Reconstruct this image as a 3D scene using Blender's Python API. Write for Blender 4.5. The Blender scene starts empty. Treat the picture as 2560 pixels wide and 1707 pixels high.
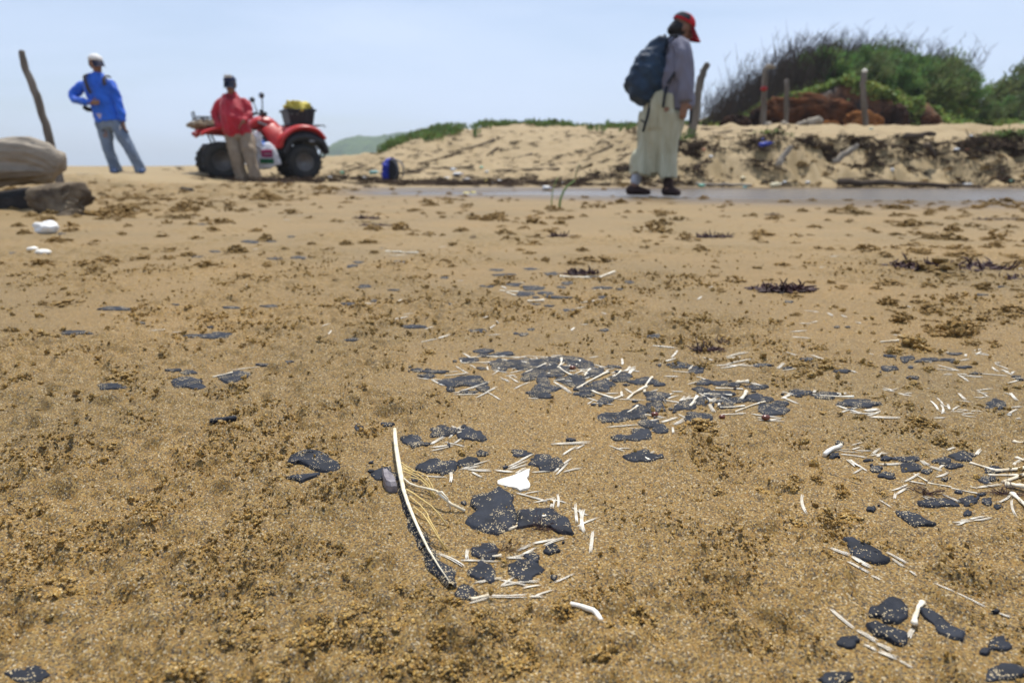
import bpy, bmesh, math, random
import numpy as np
from mathutils import Vector, Matrix

# ------------------------------------------------------------------ camera, sky, sun, exposure
SC = bpy.context.scene
CAM_H, PITCH, FPX = 0.25, math.radians(14.3), 1707.0
cam_d = bpy.data.cameras.new('camera')
cam = bpy.data.objects.new('camera', cam_d)
SC.collection.objects.link(cam)
cam.location = (0, 0, CAM_H)
cam.rotation_euler = (math.pi / 2 - PITCH, 0, 0)
cam_d.sensor_width = 36.0
cam_d.lens = 24.0
cam_d.clip_start = 0.02
cam_d.clip_end = 6000
cam_d.dof.use_dof = True
cam_d.dof.focus_distance = 0.56
cam_d.dof.aperture_fstop = 8.0
SC.camera = cam

SUN_EL, SUN_AZ = math.radians(68), math.radians(12)     # azimuth measured from +Y (away from the camera) towards +X
world = bpy.data.worlds.new('World')
SC.world = world
world.use_nodes = True
wn, wl = world.node_tree.nodes, world.node_tree.links
wn.clear()
sky = wn.new('ShaderNodeTexSky')
sky.sky_type = 'NISHITA'
sky.sun_disc = False
sky.sun_elevation = SUN_EL
sky.sun_rotation = SUN_AZ
sky.air_density = 1.0
sky.dust_density = 1.5
sky.ozone_density = 3.0
tc = wn.new('ShaderNodeTexCoord')
mp = wn.new('ShaderNodeMapping'); mp.inputs['Scale'].default_value = (1.0, 1.0, 5.0)
cn = wn.new('ShaderNodeTexNoise'); cn.inputs['Scale'].default_value = 1.6; cn.inputs['Detail'].default_value = 6; cn.inputs['Roughness'].default_value = 0.5
cn.inputs['Distortion'].default_value = 0.4
cr = wn.new('ShaderNodeValToRGB')
cr.color_ramp.elements[0].position = 0.42; cr.color_ramp.elements[0].color = (0, 0, 0, 1)
cr.color_ramp.elements[1].position = 0.68; cr.color_ramp.elements[1].color = (1, 1, 1, 1)
mul = wn.new('ShaderNodeMath'); mul.operation = 'MULTIPLY_ADD'; mul.inputs[1].default_value = 0.50; mul.inputs[2].default_value = 0.40
mx = wn.new('ShaderNodeMixRGB'); mx.blend_type = 'MIX'
mx.inputs[2].default_value = (5.4, 6.4, 8.3, 1)          # thin high veil of cloud over the whole sky
bg = wn.new('ShaderNodeBackground'); bg.inputs['Strength'].default_value = 0.132
wo = wn.new('ShaderNodeOutputWorld')
wl.new(tc.outputs['Generated'], mp.inputs['Vector']); wl.new(mp.outputs[0], cn.inputs['Vector'])
wl.new(cn.outputs['Fac'], cr.inputs['Fac']); wl.new(cr.outputs['Color'], mul.inputs[0]); wl.new(mul.outputs[0], mx.inputs[0])
wl.new(sky.outputs[0], mx.inputs[1]); wl.new(mx.outputs[0], bg.inputs['Color']); wl.new(bg.outputs[0], wo.inputs['Surface'])

sun_d = bpy.data.lights.new('sun', 'SUN')
sun_d.energy = 5.0
sun_d.angle = math.radians(0.6)
sun_d.color = (1.0, 0.955, 0.88)
sun = bpy.data.objects.new('sun', sun_d)
SC.collection.objects.link(sun)
sd = Vector((math.sin(SUN_AZ) * math.cos(SUN_EL), math.cos(SUN_AZ) * math.cos(SUN_EL), math.sin(SUN_EL)))
sun.rotation_euler = sd.to_track_quat('Z', 'Y').to_euler()
sun.location = (0, 0, 30)
vs = SC.view_settings
vs.view_transform = 'Standard'; vs.look = 'None'; vs.gamma = 1.0; vs.use_curve_mapping = False
vs.exposure = 0.0

# ------------------------------------------------------------------ helpers
random.seed(7)
RNG = np.random.default_rng(11)
COL = SC.collection

def tag(o, label=None, cat=None, group=None, kind=None):
    if label: o['label'] = label
    if cat: o['category'] = cat
    if group: o['group'] = group
    if kind: o['kind'] = kind
    return o

def empty(name, loc=(0, 0, 0), rz=0.0, label=None, cat=None, group=None):
    o = bpy.data.objects.new(name, None)
    o.empty_display_size = 0.1
    COL.objects.link(o)
    o.location = loc; o.rotation_euler = (0, 0, rz)
    return tag(o, label, cat, group)

def link_mesh(name, me, mat=None, parent=None, smooth=True, loc=None):
    if mat is not None:
        me.materials.clear(); me.materials.append(mat)
    if smooth:
        me.polygons.foreach_set('use_smooth', [True] * len(me.polygons))
    o = bpy.data.objects.new(name, me)
    COL.objects.link(o)
    if parent is not None: o.parent = parent
    if loc is not None: o.location = loc
    return o

def bm_obj(name, bm, mat, parent=None, smooth=True, loc=None):
    bmesh.ops.recalc_face_normals(bm, faces=bm.faces[:])
    me = bpy.data.meshes.new(name)
    bm.to_mesh(me); bm.free()
    return link_mesh(name, me, mat, parent, smooth, loc)

def np_mesh(name, verts, faces):
    """verts (n,3), faces (m,k) with k constant"""
    me = bpy.data.meshes.new(name)
    verts = np.asarray(verts, np.float32); faces = np.asarray(faces, np.int32)
    n, (m, k) = len(verts), faces.shape
    me.vertices.add(n); me.vertices.foreach_set('co', verts.ravel())
    me.loops.add(m * k); me.loops.foreach_set('vertex_index', faces.ravel())
    me.polygons.add(m)
    me.polygons.foreach_set('loop_start', np.arange(0, m * k, k, dtype=np.int32))
    try: me.polygons.foreach_set('loop_total', np.full(m, k, np.int32))
    except Exception: pass
    me.update(calc_edges=True)
    me.validate()
    return me

def frame(t, ref):
    t = t.normalized()
    a = ref - t * ref.dot(t)
    if a.length < 1e-5:
        a = t.orthogonal()
    a.normalize()
    return a, t.cross(a)

def sweep(bm, pts, rad, ref=(0, 1, 0), seg=10, cap=True, sq=1.0, tipf=0.5):
    """tube through pts; rad entry = r or (ra along ref, rb across). rounded caps. sq<1 gives squarer sections"""
    pts = [Vector(p) for p in pts]; ref = Vector(ref)
    rings = []
    n = len(pts)
    for i, p in enumerate(pts):
        t = (pts[min(i + 1, n - 1)] - pts[max(i - 1, 0)])
        a, b = frame(t, ref)
        r = rad[i] if isinstance(rad, (list, tuple)) else rad
        ra, rb = r if isinstance(r, (list, tuple)) else (r, r)
        ring = []
        for k in range(seg):
            th = 2 * math.pi * k / seg
            c, s = math.cos(th), math.sin(th)
            if sq != 1.0:
                c = math.copysign(abs(c) ** sq, c); s = math.copysign(abs(s) ** sq, s)
            ring.append(bm.verts.new(p + a * (ra * c) + b * (rb * s)))
        rings.append(ring)
    for i in range(n - 1):
        for k in range(seg):
            bm.faces.new((rings[i][k], rings[i][(k + 1) % seg], rings[i + 1][(k + 1) % seg], rings[i + 1][k]))
    if cap:
        for ring, p, q in ((rings[0], pts[0], pts[1]), (rings[-1], pts[-1], pts[-2])):
            r = rad[0 if p is pts[0] else -1] if isinstance(rad, (list, tuple)) else rad
            rr = min(r) if isinstance(r, (list, tuple)) else r
            tip = bm.verts.new(p + (p - q).normalized() * rr * tipf)
            for k in range(seg):
                bm.faces.new((ring[k], ring[(k + 1) % seg], tip))
    return rings

def box(bm, c, s, rot=None, bevel=0.0):
    r = bmesh.ops.create_cube(bm, size=1.0)
    vs_ = r['verts']
    M = Matrix.Translation(Vector(c)) @ (rot.to_4x4() if rot is not None else Matrix.Identity(4)) @ Matrix.Diagonal((s[0], s[1], s[2], 1))
    bmesh.ops.transform(bm, matrix=M, verts=vs_)
    if bevel > 0:
        es = list({e for v in vs_ for e in v.link_edges})
        bmesh.ops.bevel(bm, geom=es, offset=bevel, segments=2, affect='EDGES', profile=0.5)

def ball(bm, c, r, sub=2, rot=None):
    rr = r if isinstance(r, (list, tuple)) else (r, r, r)
    g = bmesh.ops.create_icosphere(bm, subdivisions=sub, radius=1.0)
    M = Matrix.Translation(Vector(c)) @ (rot.to_4x4() if rot is not None else Matrix.Identity(4)) @ Matrix.Diagonal((rr[0], rr[1], rr[2], 1))
    bmesh.ops.transform(bm, matrix=M, verts=g['verts'])

def remesh(bm, voxel, smooth=4, wrinkle=0.0, wscale=9.0, seed=0, stretch=(1, 1, 1)):
    """fuse the overlapping shells of bm into ONE continuous surface"""
    me = bpy.data.meshes.new('tmp'); bmesh.ops.recalc_face_normals(bm, faces=bm.faces[:])
    bm.to_mesh(me); bm.free()
    o = bpy.data.objects.new('tmp', me); COL.objects.link(o)
    m = o.modifiers.new('r', 'REMESH'); m.mode = 'VOXEL'; m.voxel_size = voxel
    if smooth:
        s = o.modifiers.new('s', 'SMOOTH'); s.iterations = smooth; s.factor = 0.5
    dg = bpy.context.evaluated_depsgraph_get()
    out = bpy.data.meshes.new_from_object(o.evaluated_get(dg))
    bpy.data.objects.remove(o); bpy.data.meshes.remove(me)
    if wrinkle:
        n = len(out.vertices)
        co = np.empty(n * 3, np.float32); out.vertices.foreach_get('co', co); co = co.reshape(-1, 3)
        no = np.empty(n * 3, np.float32); out.vertices.foreach_get('normal', no); no = no.reshape(-1, 3)
        q = co * np.array(stretch) * wscale
        w = vn(q[:, 0] + 0.6 * q[:, 2], q[:, 2] + 0.7 * q[:, 1], 50 + seed) - 0.5
        w = w + 0.5 * (vn(2.1 * q[:, 0] + q[:, 2], 1.7 * q[:, 2] - q[:, 1], 51 + seed) - 0.5)
        co = co + no * (w * wrinkle)[:, None]
        out.vertices.foreach_set('co', co.astype(np.float32).ravel()); out.update()
    return out

# value noise in numpy
def hash2(ix, iy, seed):
    n = (ix.astype(np.int64) * 374761393 + iy.astype(np.int64) * 668265263 + seed * 974634777) & 0xffffffff
    n = ((n ^ (n >> 13)) * 1274126177) & 0xffffffff
    n = n ^ (n >> 16)
    return (n & 0xffffff) / float(0xffffff)

def vn(x, y, seed=0):
    x = np.asarray(x, np.float64); y = np.asarray(y, np.float64)
    ix, iy = np.floor(x), np.floor(y)
    fx, fy = x - ix, y - iy
    fx = fx * fx * fx * (fx * (fx * 6 - 15) + 10); fy = fy * fy * fy * (fy * (fy * 6 - 15) + 10)
    ix = ix.astype(np.int64); iy = iy.astype(np.int64)
    a = hash2(ix, iy, seed); b = hash2(ix + 1, iy, seed); c = hash2(ix, iy + 1, seed); d = hash2(ix + 1, iy + 1, seed)
    return (a + (b - a) * fx) * (1 - fy) + (c + (d - c) * fx) * fy

def fbm(x, y, seed=0, oct=4, gain=0.5):
    s = 0.0; a = 1.0; t = 0.0
    for i in range(oct):
        s = s + a * vn(x * 2 ** i + 13.7 * i, y * 2 ** i - 7.1 * i, seed + i); t += a; a *= gain
    return s / t

def ss(a, b, t):
    t = np.clip((t - a) / (b - a), 0, 1)
    return t * t * (3 - 2 * t)

# ------------------------------------------------------------------ materials (procedural)
def new_mat(name):
    m = bpy.data.materials.new(name); m.use_nodes = True
    nt = m.node_tree
    return m, nt, nt.nodes, nt.links, nt.nodes['Principled BSDF']

def mk(name, c1, c2=None, scale=12.0, rough=0.75, bump=0.0, bscale=60.0, spec=0.3, metal=0.0, stretch=(1, 1, 1), island=0.0, sheen=0.0, detail=5, sss=0.0, trans=0.0):
    m, nt, N, L, P = new_mat(name)
    P.inputs['Roughness'].default_value = rough
    P.inputs['Metallic'].default_value = metal
    P.inputs['Specular IOR Level'].default_value = spec
    if sheen: P.inputs['Sheen Weight'].default_value = sheen
    c2 = c2 or tuple(min(1, v * 0.72) for v in c1)
    t = N.new('ShaderNodeTexCoord'); mpn = N.new('ShaderNodeMapping'); mpn.inputs['Scale'].default_value = stretch
    L.new(t.outputs['Object'], mpn.inputs['Vector'])
    nz = N.new('ShaderNodeTexNoise'); nz.inputs['Scale'].default_value = scale; nz.inputs['Detail'].default_value = detail; nz.inputs['Roughness'].default_value = 0.6
    L.new(mpn.outputs[0], nz.inputs['Vector'])
    rp = N.new('ShaderNodeValToRGB')
    rp.color_ramp.elements[0].position = 0.35; rp.color_ramp.elements[0].color = (*c2, 1)
    rp.color_ramp.elements[1].position = 0.65; rp.color_ramp.elements[1].color = (*c1, 1)
    L.new(nz.outputs['Fac'], rp.inputs['Fac'])
    col = rp.outputs['Color']
    if island:
        g = N.new('ShaderNodeNewGeometry'); hv = N.new('ShaderNodeHueSaturation')
        ma = N.new('ShaderNodeMath'); ma.operation = 'MULTIPLY_ADD'; ma.inputs[1].default_value = 2 * island; ma.inputs[2].default_value = 1 - island
        L.new(g.outputs['Random Per Island'], ma.inputs[0]); L.new(ma.outputs[0], hv.inputs['Value'])
        mb = N.new('ShaderNodeMath'); mb.operation = 'MULTIPLY_ADD'; mb.inputs[1].default_value = 0.08; mb.inputs[2].default_value = 0.46
        L.new(g.outputs['Random Per Island'], mb.inputs[0]); L.new(mb.outputs[0], hv.inputs['Hue'])
        L.new(col, hv.inputs['Color']); col = hv.outputs['Color']
    L.new(col, P.inputs['Base Color'])
    if bump:
        nb = N.new('ShaderNodeTexNoise'); nb.inputs['Scale'].default_value = bscale; nb.inputs['Detail'].default_value = 6
        L.new(mpn.outputs[0], nb.inputs['Vector'])
        b = N.new('ShaderNodeBump'); b.inputs['Strength'].default_value = min(1, bump); b.inputs['Distance'].default_value = 0.4 / bscale
        L.new(nb.outputs['Fac'], b.inputs['Height']); L.new(b.outputs[0], P.inputs['Normal'])
    if trans:
        tr = N.new('ShaderNodeBsdfTranslucent'); mxs = N.new('ShaderNodeMixShader'); mxs.inputs[0].default_value = trans
        L.new(col, tr.inputs['Color']); L.new(P.outputs[0], mxs.inputs[1]); L.new(tr.outputs[0], mxs.inputs[2])
        L.new(mxs.outputs[0], N['Material Output'].inputs['Surface'])
    return m

def sand_ramp(N, L, vec, scale):
    """colour of single grains"""
    v = N.new('ShaderNodeTexVoronoi'); v.inputs['Scale'].default_value = scale
    L.new(vec, v.inputs['Vector'])
    sp = N.new('ShaderNodeSeparateColor'); L.new(v.outputs['Color'], sp.inputs[0])
    rp = N.new('ShaderNodeValToRGB'); rp.color_ramp.interpolation = 'CONSTANT'
    cols = [(0.0, (0.020, 0.019, 0.021)), (0.17, (0.105, 0.065, 0.022)), (0.30, (0.275, 0.145, 0.027)), (0.45, (0.305, 0.188, 0.050)), (0.60, (0.205, 0.125, 0.034)),
            (0.72, (0.39, 0.265, 0.088)), (0.86, (0.130, 0.103, 0.062)), (0.935, (0.55, 0.46, 0.30))]
    e = rp.color_ramp.elements
    e[0].position, e[0].color = cols[0][0], (*cols[0][1], 1)
    e[1].position, e[1].color = cols[1][0], (*cols[1][1], 1)
    for p, c in cols[2:]:
        k = e.new(p); k.color = (*c, 1)
    L.new(sp.outputs[0], rp.inputs['Fac'])
    return rp.outputs['Color'], v

def sand_material(name, ground=True, tint=(1.40, 1.36, 1.16)):
    m, nt, N, L, P = new_mat(name)
    P.inputs['Specular IOR Level'].default_value = 0.25
    g = N.new('ShaderNodeNewGeometry')
    pos = g.outputs['Position']
    c1, v1 = sand_ramp(N, L, pos, 950.0)
    c2, v2 = sand_ramp(N, L, pos, 1700.0)
    mxa = N.new('ShaderNodeMixRGB'); mxa.inputs[0].default_value = 0.35
    L.new(c1, mxa.inputs[1]); L.new(c2, mxa.inputs[2])
    # broad tone changes of the sand itself
    nz = N.new('ShaderNodeTexNoise'); nz.inputs['Scale'].default_value = 2.2; nz.inputs['Detail'].default_value = 6; L.new(pos, nz.inputs['Vector'])
    rp = N.new('ShaderNodeValToRGB')
    rp.color_ramp.elements[0].position = 0.3; rp.color_ramp.elements[0].color = (0.70, 0.72, 0.75, 1)
    rp.color_ramp.elements[1].position = 0.7; rp.color_ramp.elements[1].color = (0.97, 0.93, 0.88, 1)
    L.new(nz.outputs['Fac'], rp.inputs['Fac'])
    mm = N.new('ShaderNodeMixRGB'); mm.blend_type = 'MULTIPLY'; mm.inputs[0].default_value = 1
    L.new(mxa.outputs[0], mm.inputs[1]); L.new(rp.outputs[0], mm.inputs[2])
    col = mm.outputs[0]
    if ground:
        ad = N.new('ShaderNodeAttribute'); ad.attribute_name = 'dry'
        aw = N.new('ShaderNodeAttribute'); aw.attribute_name = 'wet'
        md = N.new('ShaderNodeMixRGB'); md.inputs[2].default_value = (0.32, 0.238, 0.122, 1)
        kd = N.new('ShaderNodeMath'); kd.operation = 'MULTIPLY'; kd.inputs[1].default_value = 0.85
        L.new(ad.outputs['Fac'], kd.inputs[0]); L.new(kd.outputs[0], md.inputs[0]); L.new(col, md.inputs[1])
        ae = N.new('ShaderNodeAttribute'); ae.attribute_name = 'earth'
        ne = N.new('ShaderNodeTexNoise'); ne.inputs['Scale'].default_value = 2.4; ne.inputs['Detail'].default_value = 7; L.new(pos, ne.inputs['Vector'])
        re_ = N.new('ShaderNodeValToRGB')
        re_.color_ramp.elements[0].position = .38; re_.color_ramp.elements[0].color = (.022, .013, .010, 1)
        re_.color_ramp.elements[1].position = .68; re_.color_ramp.elements[1].color = (.20, .075, .022, 1)
        L.new(ne.outputs['Fac'], re_.inputs['Fac'])
        mea = N.new('ShaderNodeMixRGB'); L.new(ae.outputs['Fac'], mea.inputs[0]); L.new(md.outputs[0], mea.inputs[1]); L.new(re_.outputs[0], mea.inputs[2])
        mw = N.new('ShaderNodeMixRGB'); mw.blend_type = 'MULTIPLY'; mw.inputs[2].default_value = (0.52, 0.50, 0.50, 1)
        L.new(aw.outputs['Fac'], mw.inputs[0]); L.new(mea.outputs[0], mw.inputs[1])
        col = mw.outputs[0]
        rr = N.new('ShaderNodeMapRange'); rr.inputs['From Min'].default_value = 0; rr.inputs['From Max'].default_value = 1
        rr.inputs['To Min'].default_value = 0.72; rr.inputs['To Max'].default_value = 0.25
        L.new(aw.outputs['Fac'], rr.inputs['Value']); L.new(rr.outputs[0], P.inputs['Roughness'])
    else:
        P.inputs['Roughness'].default_value = 0.75
        mk_ = N.new('ShaderNodeMixRGB'); mk_.blend_type = 'MULTIPLY'; mk_.inputs[0].default_value = 1; mk_.inputs[2].default_value = (*tint, 1)
        L.new(col, mk_.inputs[1]); col = mk_.outputs[0]
    L.new(col, P.inputs['Base Color'])
    b = N.new('ShaderNodeBump'); b.inputs['Strength'].default_value = 0.55; b.inputs['Distance'].default_value = 0.0012
    nb = N.new('ShaderNodeTexNoise'); nb.inputs['Scale'].default_value = 420; nb.inputs['Detail'].default_value = 5; L.new(pos, nb.inputs['Vector'])
    L.new(nb.outputs['Fac'], b.inputs['Height']); L.new(b.outputs[0], P.inputs['Normal'])
    return m

# pixel of the 2560 px wide photograph -> ray from the lens (used to find the spot on the real ground where a thing lies)
_f = Vector((0, math.cos(PITCH), -math.sin(PITCH))); _u = Vector((0, math.sin(PITCH), math.cos(PITCH)))
def ray(px, py):
    return Vector((1, 0, 0)) * ((px - 1280) / FPX) + _f + _u * ((853.5 - py) / FPX)
def at(px, py, y):
    d = ray(px, py)
    return Vector((0, 0, CAM_H)) + d * (y / d.y)
ZO = {'A': (880, 1060, 3.016), 'B': (980, 840, 3.459), 'C': (1460, 840, 2.94), 'D': (1960, 1060, 3.92), 'E': (1960, 1300, 3.853), 'F': (0, 840, 2.94),
      'H': (860, 520, 2.94), 'I': (1660, 480, 2.613), 'J': (0, 480, 2.613), 'K': (2160, 840, 5.2275), 'L': (0, 400, 2.735), 'O': (600, 1060, 5.228),
      'P': (960, 1140, 6.032), 'Q': (800, 260, 3.095), 'R': (1740, 20, 2.868), 'S': (1780, 200, 4.356), 'X': (0, 0, 1.0)}
def zz(z, x, y):
    a, b, s = ZO[z]
    return a + x / s, b + y / s

# ------------------------------------------------------------------ terrain heights
def scarp_lip(x):
    return 10.3 + 0.9 * (fbm(x * 0.55, x * 0 + 3.3, 31, 3) - 0.5)

def channel(x, y):
    yn = np.interp(x, [-1.9, -1.2, 0, 1.2, 2.5, 6, 14], [7.0, 6.75, 6.6, 6.1, 5.65, 5.35, 5.2])
    yf = np.interp(x, [-1.9, -1.2, 0, 1.2, 3, 8, 14], [7.0, 7.35, 7.75, 8.4, 8.9, 9.0, 8.8])
    w = 0.55 * (fbm(x * 1.1, y * 1.6, 61, 4) - 0.5)
    return ss(-0.15, 0.30, y + w - yn) * ss(-0.10, 0.25, yf - y + w)

def H0(x, y):
    x = np.asarray(x, np.float64); y = np.asarray(y, np.float64)
    z = 0.016 * (fbm(x * 0.8, y * 0.8, 1) - 0.5) + 0.007 * (fbm(x * 4, y * 4, 3) - 0.5) * ss(12, 2, y)
    if y.size and y.max() < 4.1: return z
    yo = y + 0.9 * (fbm(x * 1.3, y * 0.6, 9, 3) - 0.5)
    lb = 1 - ss(-3.0, -1.5, x)
    full = 1 - ss(-5.0, -3.9, x)
    z = z + lb * (0.04 * ss(6.2, 7.7, yo) + full * 0.115 * ss(6.2, 8.8, yo))
    # beach crest that hides the sea
    crest = 0.275 * ss(11.9, 15.0, y)
    z = np.maximum(z, crest)
    # middle dune
    zc = np.interp(x, [-10, -6.5, -4.8, -3.9, -3.0, -2.3, -0.6, 0.3, 3.5, 6, 12, 30], [0.27, 0.34, 0.52, 0.62, 1.05, 1.28, 1.40, 1.46, 1.40, 1.42, 1.7, 2.2])
    zc = zc + 0.22 * (fbm(x * 0.55, y * 0.35, 14, 3) - 0.5) * ss(-7, -4.5, x)
    z = np.maximum(z, zc * ss(12.6, 22, y + 0.5 * (fbm(x * 0.8, y * 0.3, 15) - 0.5)) * (1 - 0.35 * ss(23, 45, y)))
    # cut bank on the right and the terrace above it
    sc = ss(0.6, 2.8, x)
    yl = scarp_lip(x)
    zt = sc * (0.60 * ss(yl - 1.05, yl + 0.25, y) + 0.42 * ss(yl, 14.6, y))
    z = np.maximum(z, zt)
    # bushy hill
    fm = ss(5.0, 5.8, x) * ss(10.2, 9.0, x)
    xr = x * 20.0 / np.clip(y, 15, 20)
    zs = np.interp(xr, [4.6, 5.4, 6.0, 6.7, 7.7, 9, 10, 12.2, 13.1, 14.5, 25], [1.0, 1.15, 1.40, 1.80, 2.25, 2.48, 2.42, 1.95, 1.45, 1.3, 1.3])
    z = np.maximum(z, np.where((x > 3.6) & (y > 14.8), 1.0 + (zs - 1.0) * (0.50 * fm * ss(15.75, 16.1, y) + (1 - 0.50 * fm) * ss(15.6, 19.6, y)) * (1 - 0.3 * ss(22, 45, y)), -9))
    # seaward side on the left falls to the water
    sea = (1 - ss(-9.5, -6.0, x + 0.12 * y)) * ss(15.8, 30, y)
    z = z - 2.6 * sea - 30.0 * ss(120, 700, np.hypot(x, y))
    z = z - 0.034 * channel(x, y)
    return z

ATT = []        # (x, y, radius): where flat things lie the sand is pressed smooth
def rough_mask(x, y):
    r = ss(0.40, 0.60, fbm(x * 3.3, y * 3.3, 21, 3))
    return np.clip(r + 0.9 * ss(0.52, 0.36, y + 0.10 * (fbm(x * 5, y * 5, 27) - 0.5)) + 0.55 * ss(0.05, -0.25, x) * ss(0.85, 0.6, y), 0, 1)

def micro(x, y):
    r = rough_mask(x, y)
    d = np.hypot(x, y)
    near = ss(6.0, 2.0, d)
    b1 = np.abs(fbm(x * 34, y * 34, 41, 3) - 0.5) * 2
    m = r * (0.017 * b1 - 0.003 + 0.006 * (vn(x * 95, y * 95, 44) - 0.5) + 0.0028 * (vn(x * 240, y * 240, 45) - 0.5))
    m = m + 0.0016 * (vn(x * 170, y * 170, 46) - 0.5) + 0.003 * (fbm(x * 14, y * 14, 47, 2) - 0.5)
    m = m * near
    att = np.zeros_like(m)
    for (ax, ay, ar) in (ATT if y.min() < 5.0 else ()):
        k = np.nonzero((np.abs(x - ax) < 2 * ar) & (np.abs(y - ay) < 2 * ar))
        if len(k[0]):
            att[k] = np.maximum(att[k], ss(1.9 * ar, 1.05 * ar, np.hypot(x[k] - ax, y[k] - ay)))
    m = m * (1 - 0.97 * att)
    # churned sand of the left bank, wrack zone, cut bank, dune face
    rid = 1 - 2 * np.abs(fbm(x * 2.3, y * 2.3, 71, 5, 0.55) - 0.5)
    ch = channel(x, y)
    bank = ss(5.1, 6.0, y) * ss(9.2, 8.0, y) * ss(-1.2, -2.2, x)
    m = m + bank * (0.13 * (rid - 0.72) + 0.05 * (fbm(x * 9, y * 9, 73, 3) - 0.5))
    lg = ss(3.3, 3.9, y) * ss(5.6, 4.8, y) * ss(-1.5, -1.9, x)
    m = m + lg * (0.09 * (rid - 0.7) + 0.03 * (fbm(x * 12, y * 12, 74, 3) - 0.5))
    yl = scarp_lip(x)
    sc = ss(0.9, 2.6, x) * ss(yl - 1.3, yl - 0.8, y) * ss(yl + 1.0, yl + 0.2, y)
    rid2 = 1 - 2 * np.abs(fbm(x * 1.3 + 5, y * 0.9, 75, 5, 0.6) - 0.5)
    m = m + sc * (0.34 * (rid2 - 0.72) + 0.14 * (fbm(x * 4, y * 4, 76, 4) - 0.5))
    fc = ss(5.2, 5.8, x) * ss(10.0, 9.2, x) * ss(15.4, 15.8, y) * ss(17.0, 16.2, y)
    m = m + fc * (0.55 * (fbm(x * 1.8, y * 1.8, 79, 4) - 0.5) + 0.2 * (rid2 - 0.7))
    du = ss(10.5, 12.5, y) * ss(26, 20, y) * ss(-7.5, -5, x) * (1 - sc)
    m = m + du * (0.17 * (rid2 - 0.7) + 0.15 * (fbm(x * 2.4, y * 2.4, 77, 4) - 0.5))
    fl = ss(8.0, 9.5, y) * ss(16, 14, y) * ss(-2.0, -3.0, x)
    m = m + fl * 0.018 * (fbm(x * 3, y * 3, 78, 3) - 0.5)
    return m * (1 - 0.9 * ch)

_TY = np.concatenate([np.geomspace(0.26, 6, 900), np.geomspace(6.02, 60, 900)])
def hit(px, py):
    if py > 540:
        d = ray(px, py); z = 0.0
        for _ in range(3):
            t = (z - CAM_H) / d.z
            z = float(H0(np.array([d.x * t]), np.array([d.y * t]))[0])
        return Vector((d.x * t, d.y * t, z))
    d = ray(px, py)
    t = _TY / d.y
    zr = CAM_H + d.z * t
    zg = H0(d.x * t, _TY)
    k = np.nonzero(zr <= zg)[0]
    i = k[0] if len(k) else len(t) - 1
    return Vector((d.x * t[i], _TY[i], float(zg[i])))

def hits(pts):
    """many pixels below the stream at once"""
    D = [ray(*p) for p in pts]
    dx, dy, dz = (np.array([d[i] for d in D]) for i in range(3))
    z = np.zeros(len(D))
    for _ in range(3):
        t = (z - CAM_H) / dz
        z = H0(dx * t, dy * t)
    return [Vector((a, b, c)) for a, b, c in zip(dx * t, dy * t, z)]

def hz(x, y):
    return float(H0(np.array([x]), np.array([y]))[0])

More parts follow.
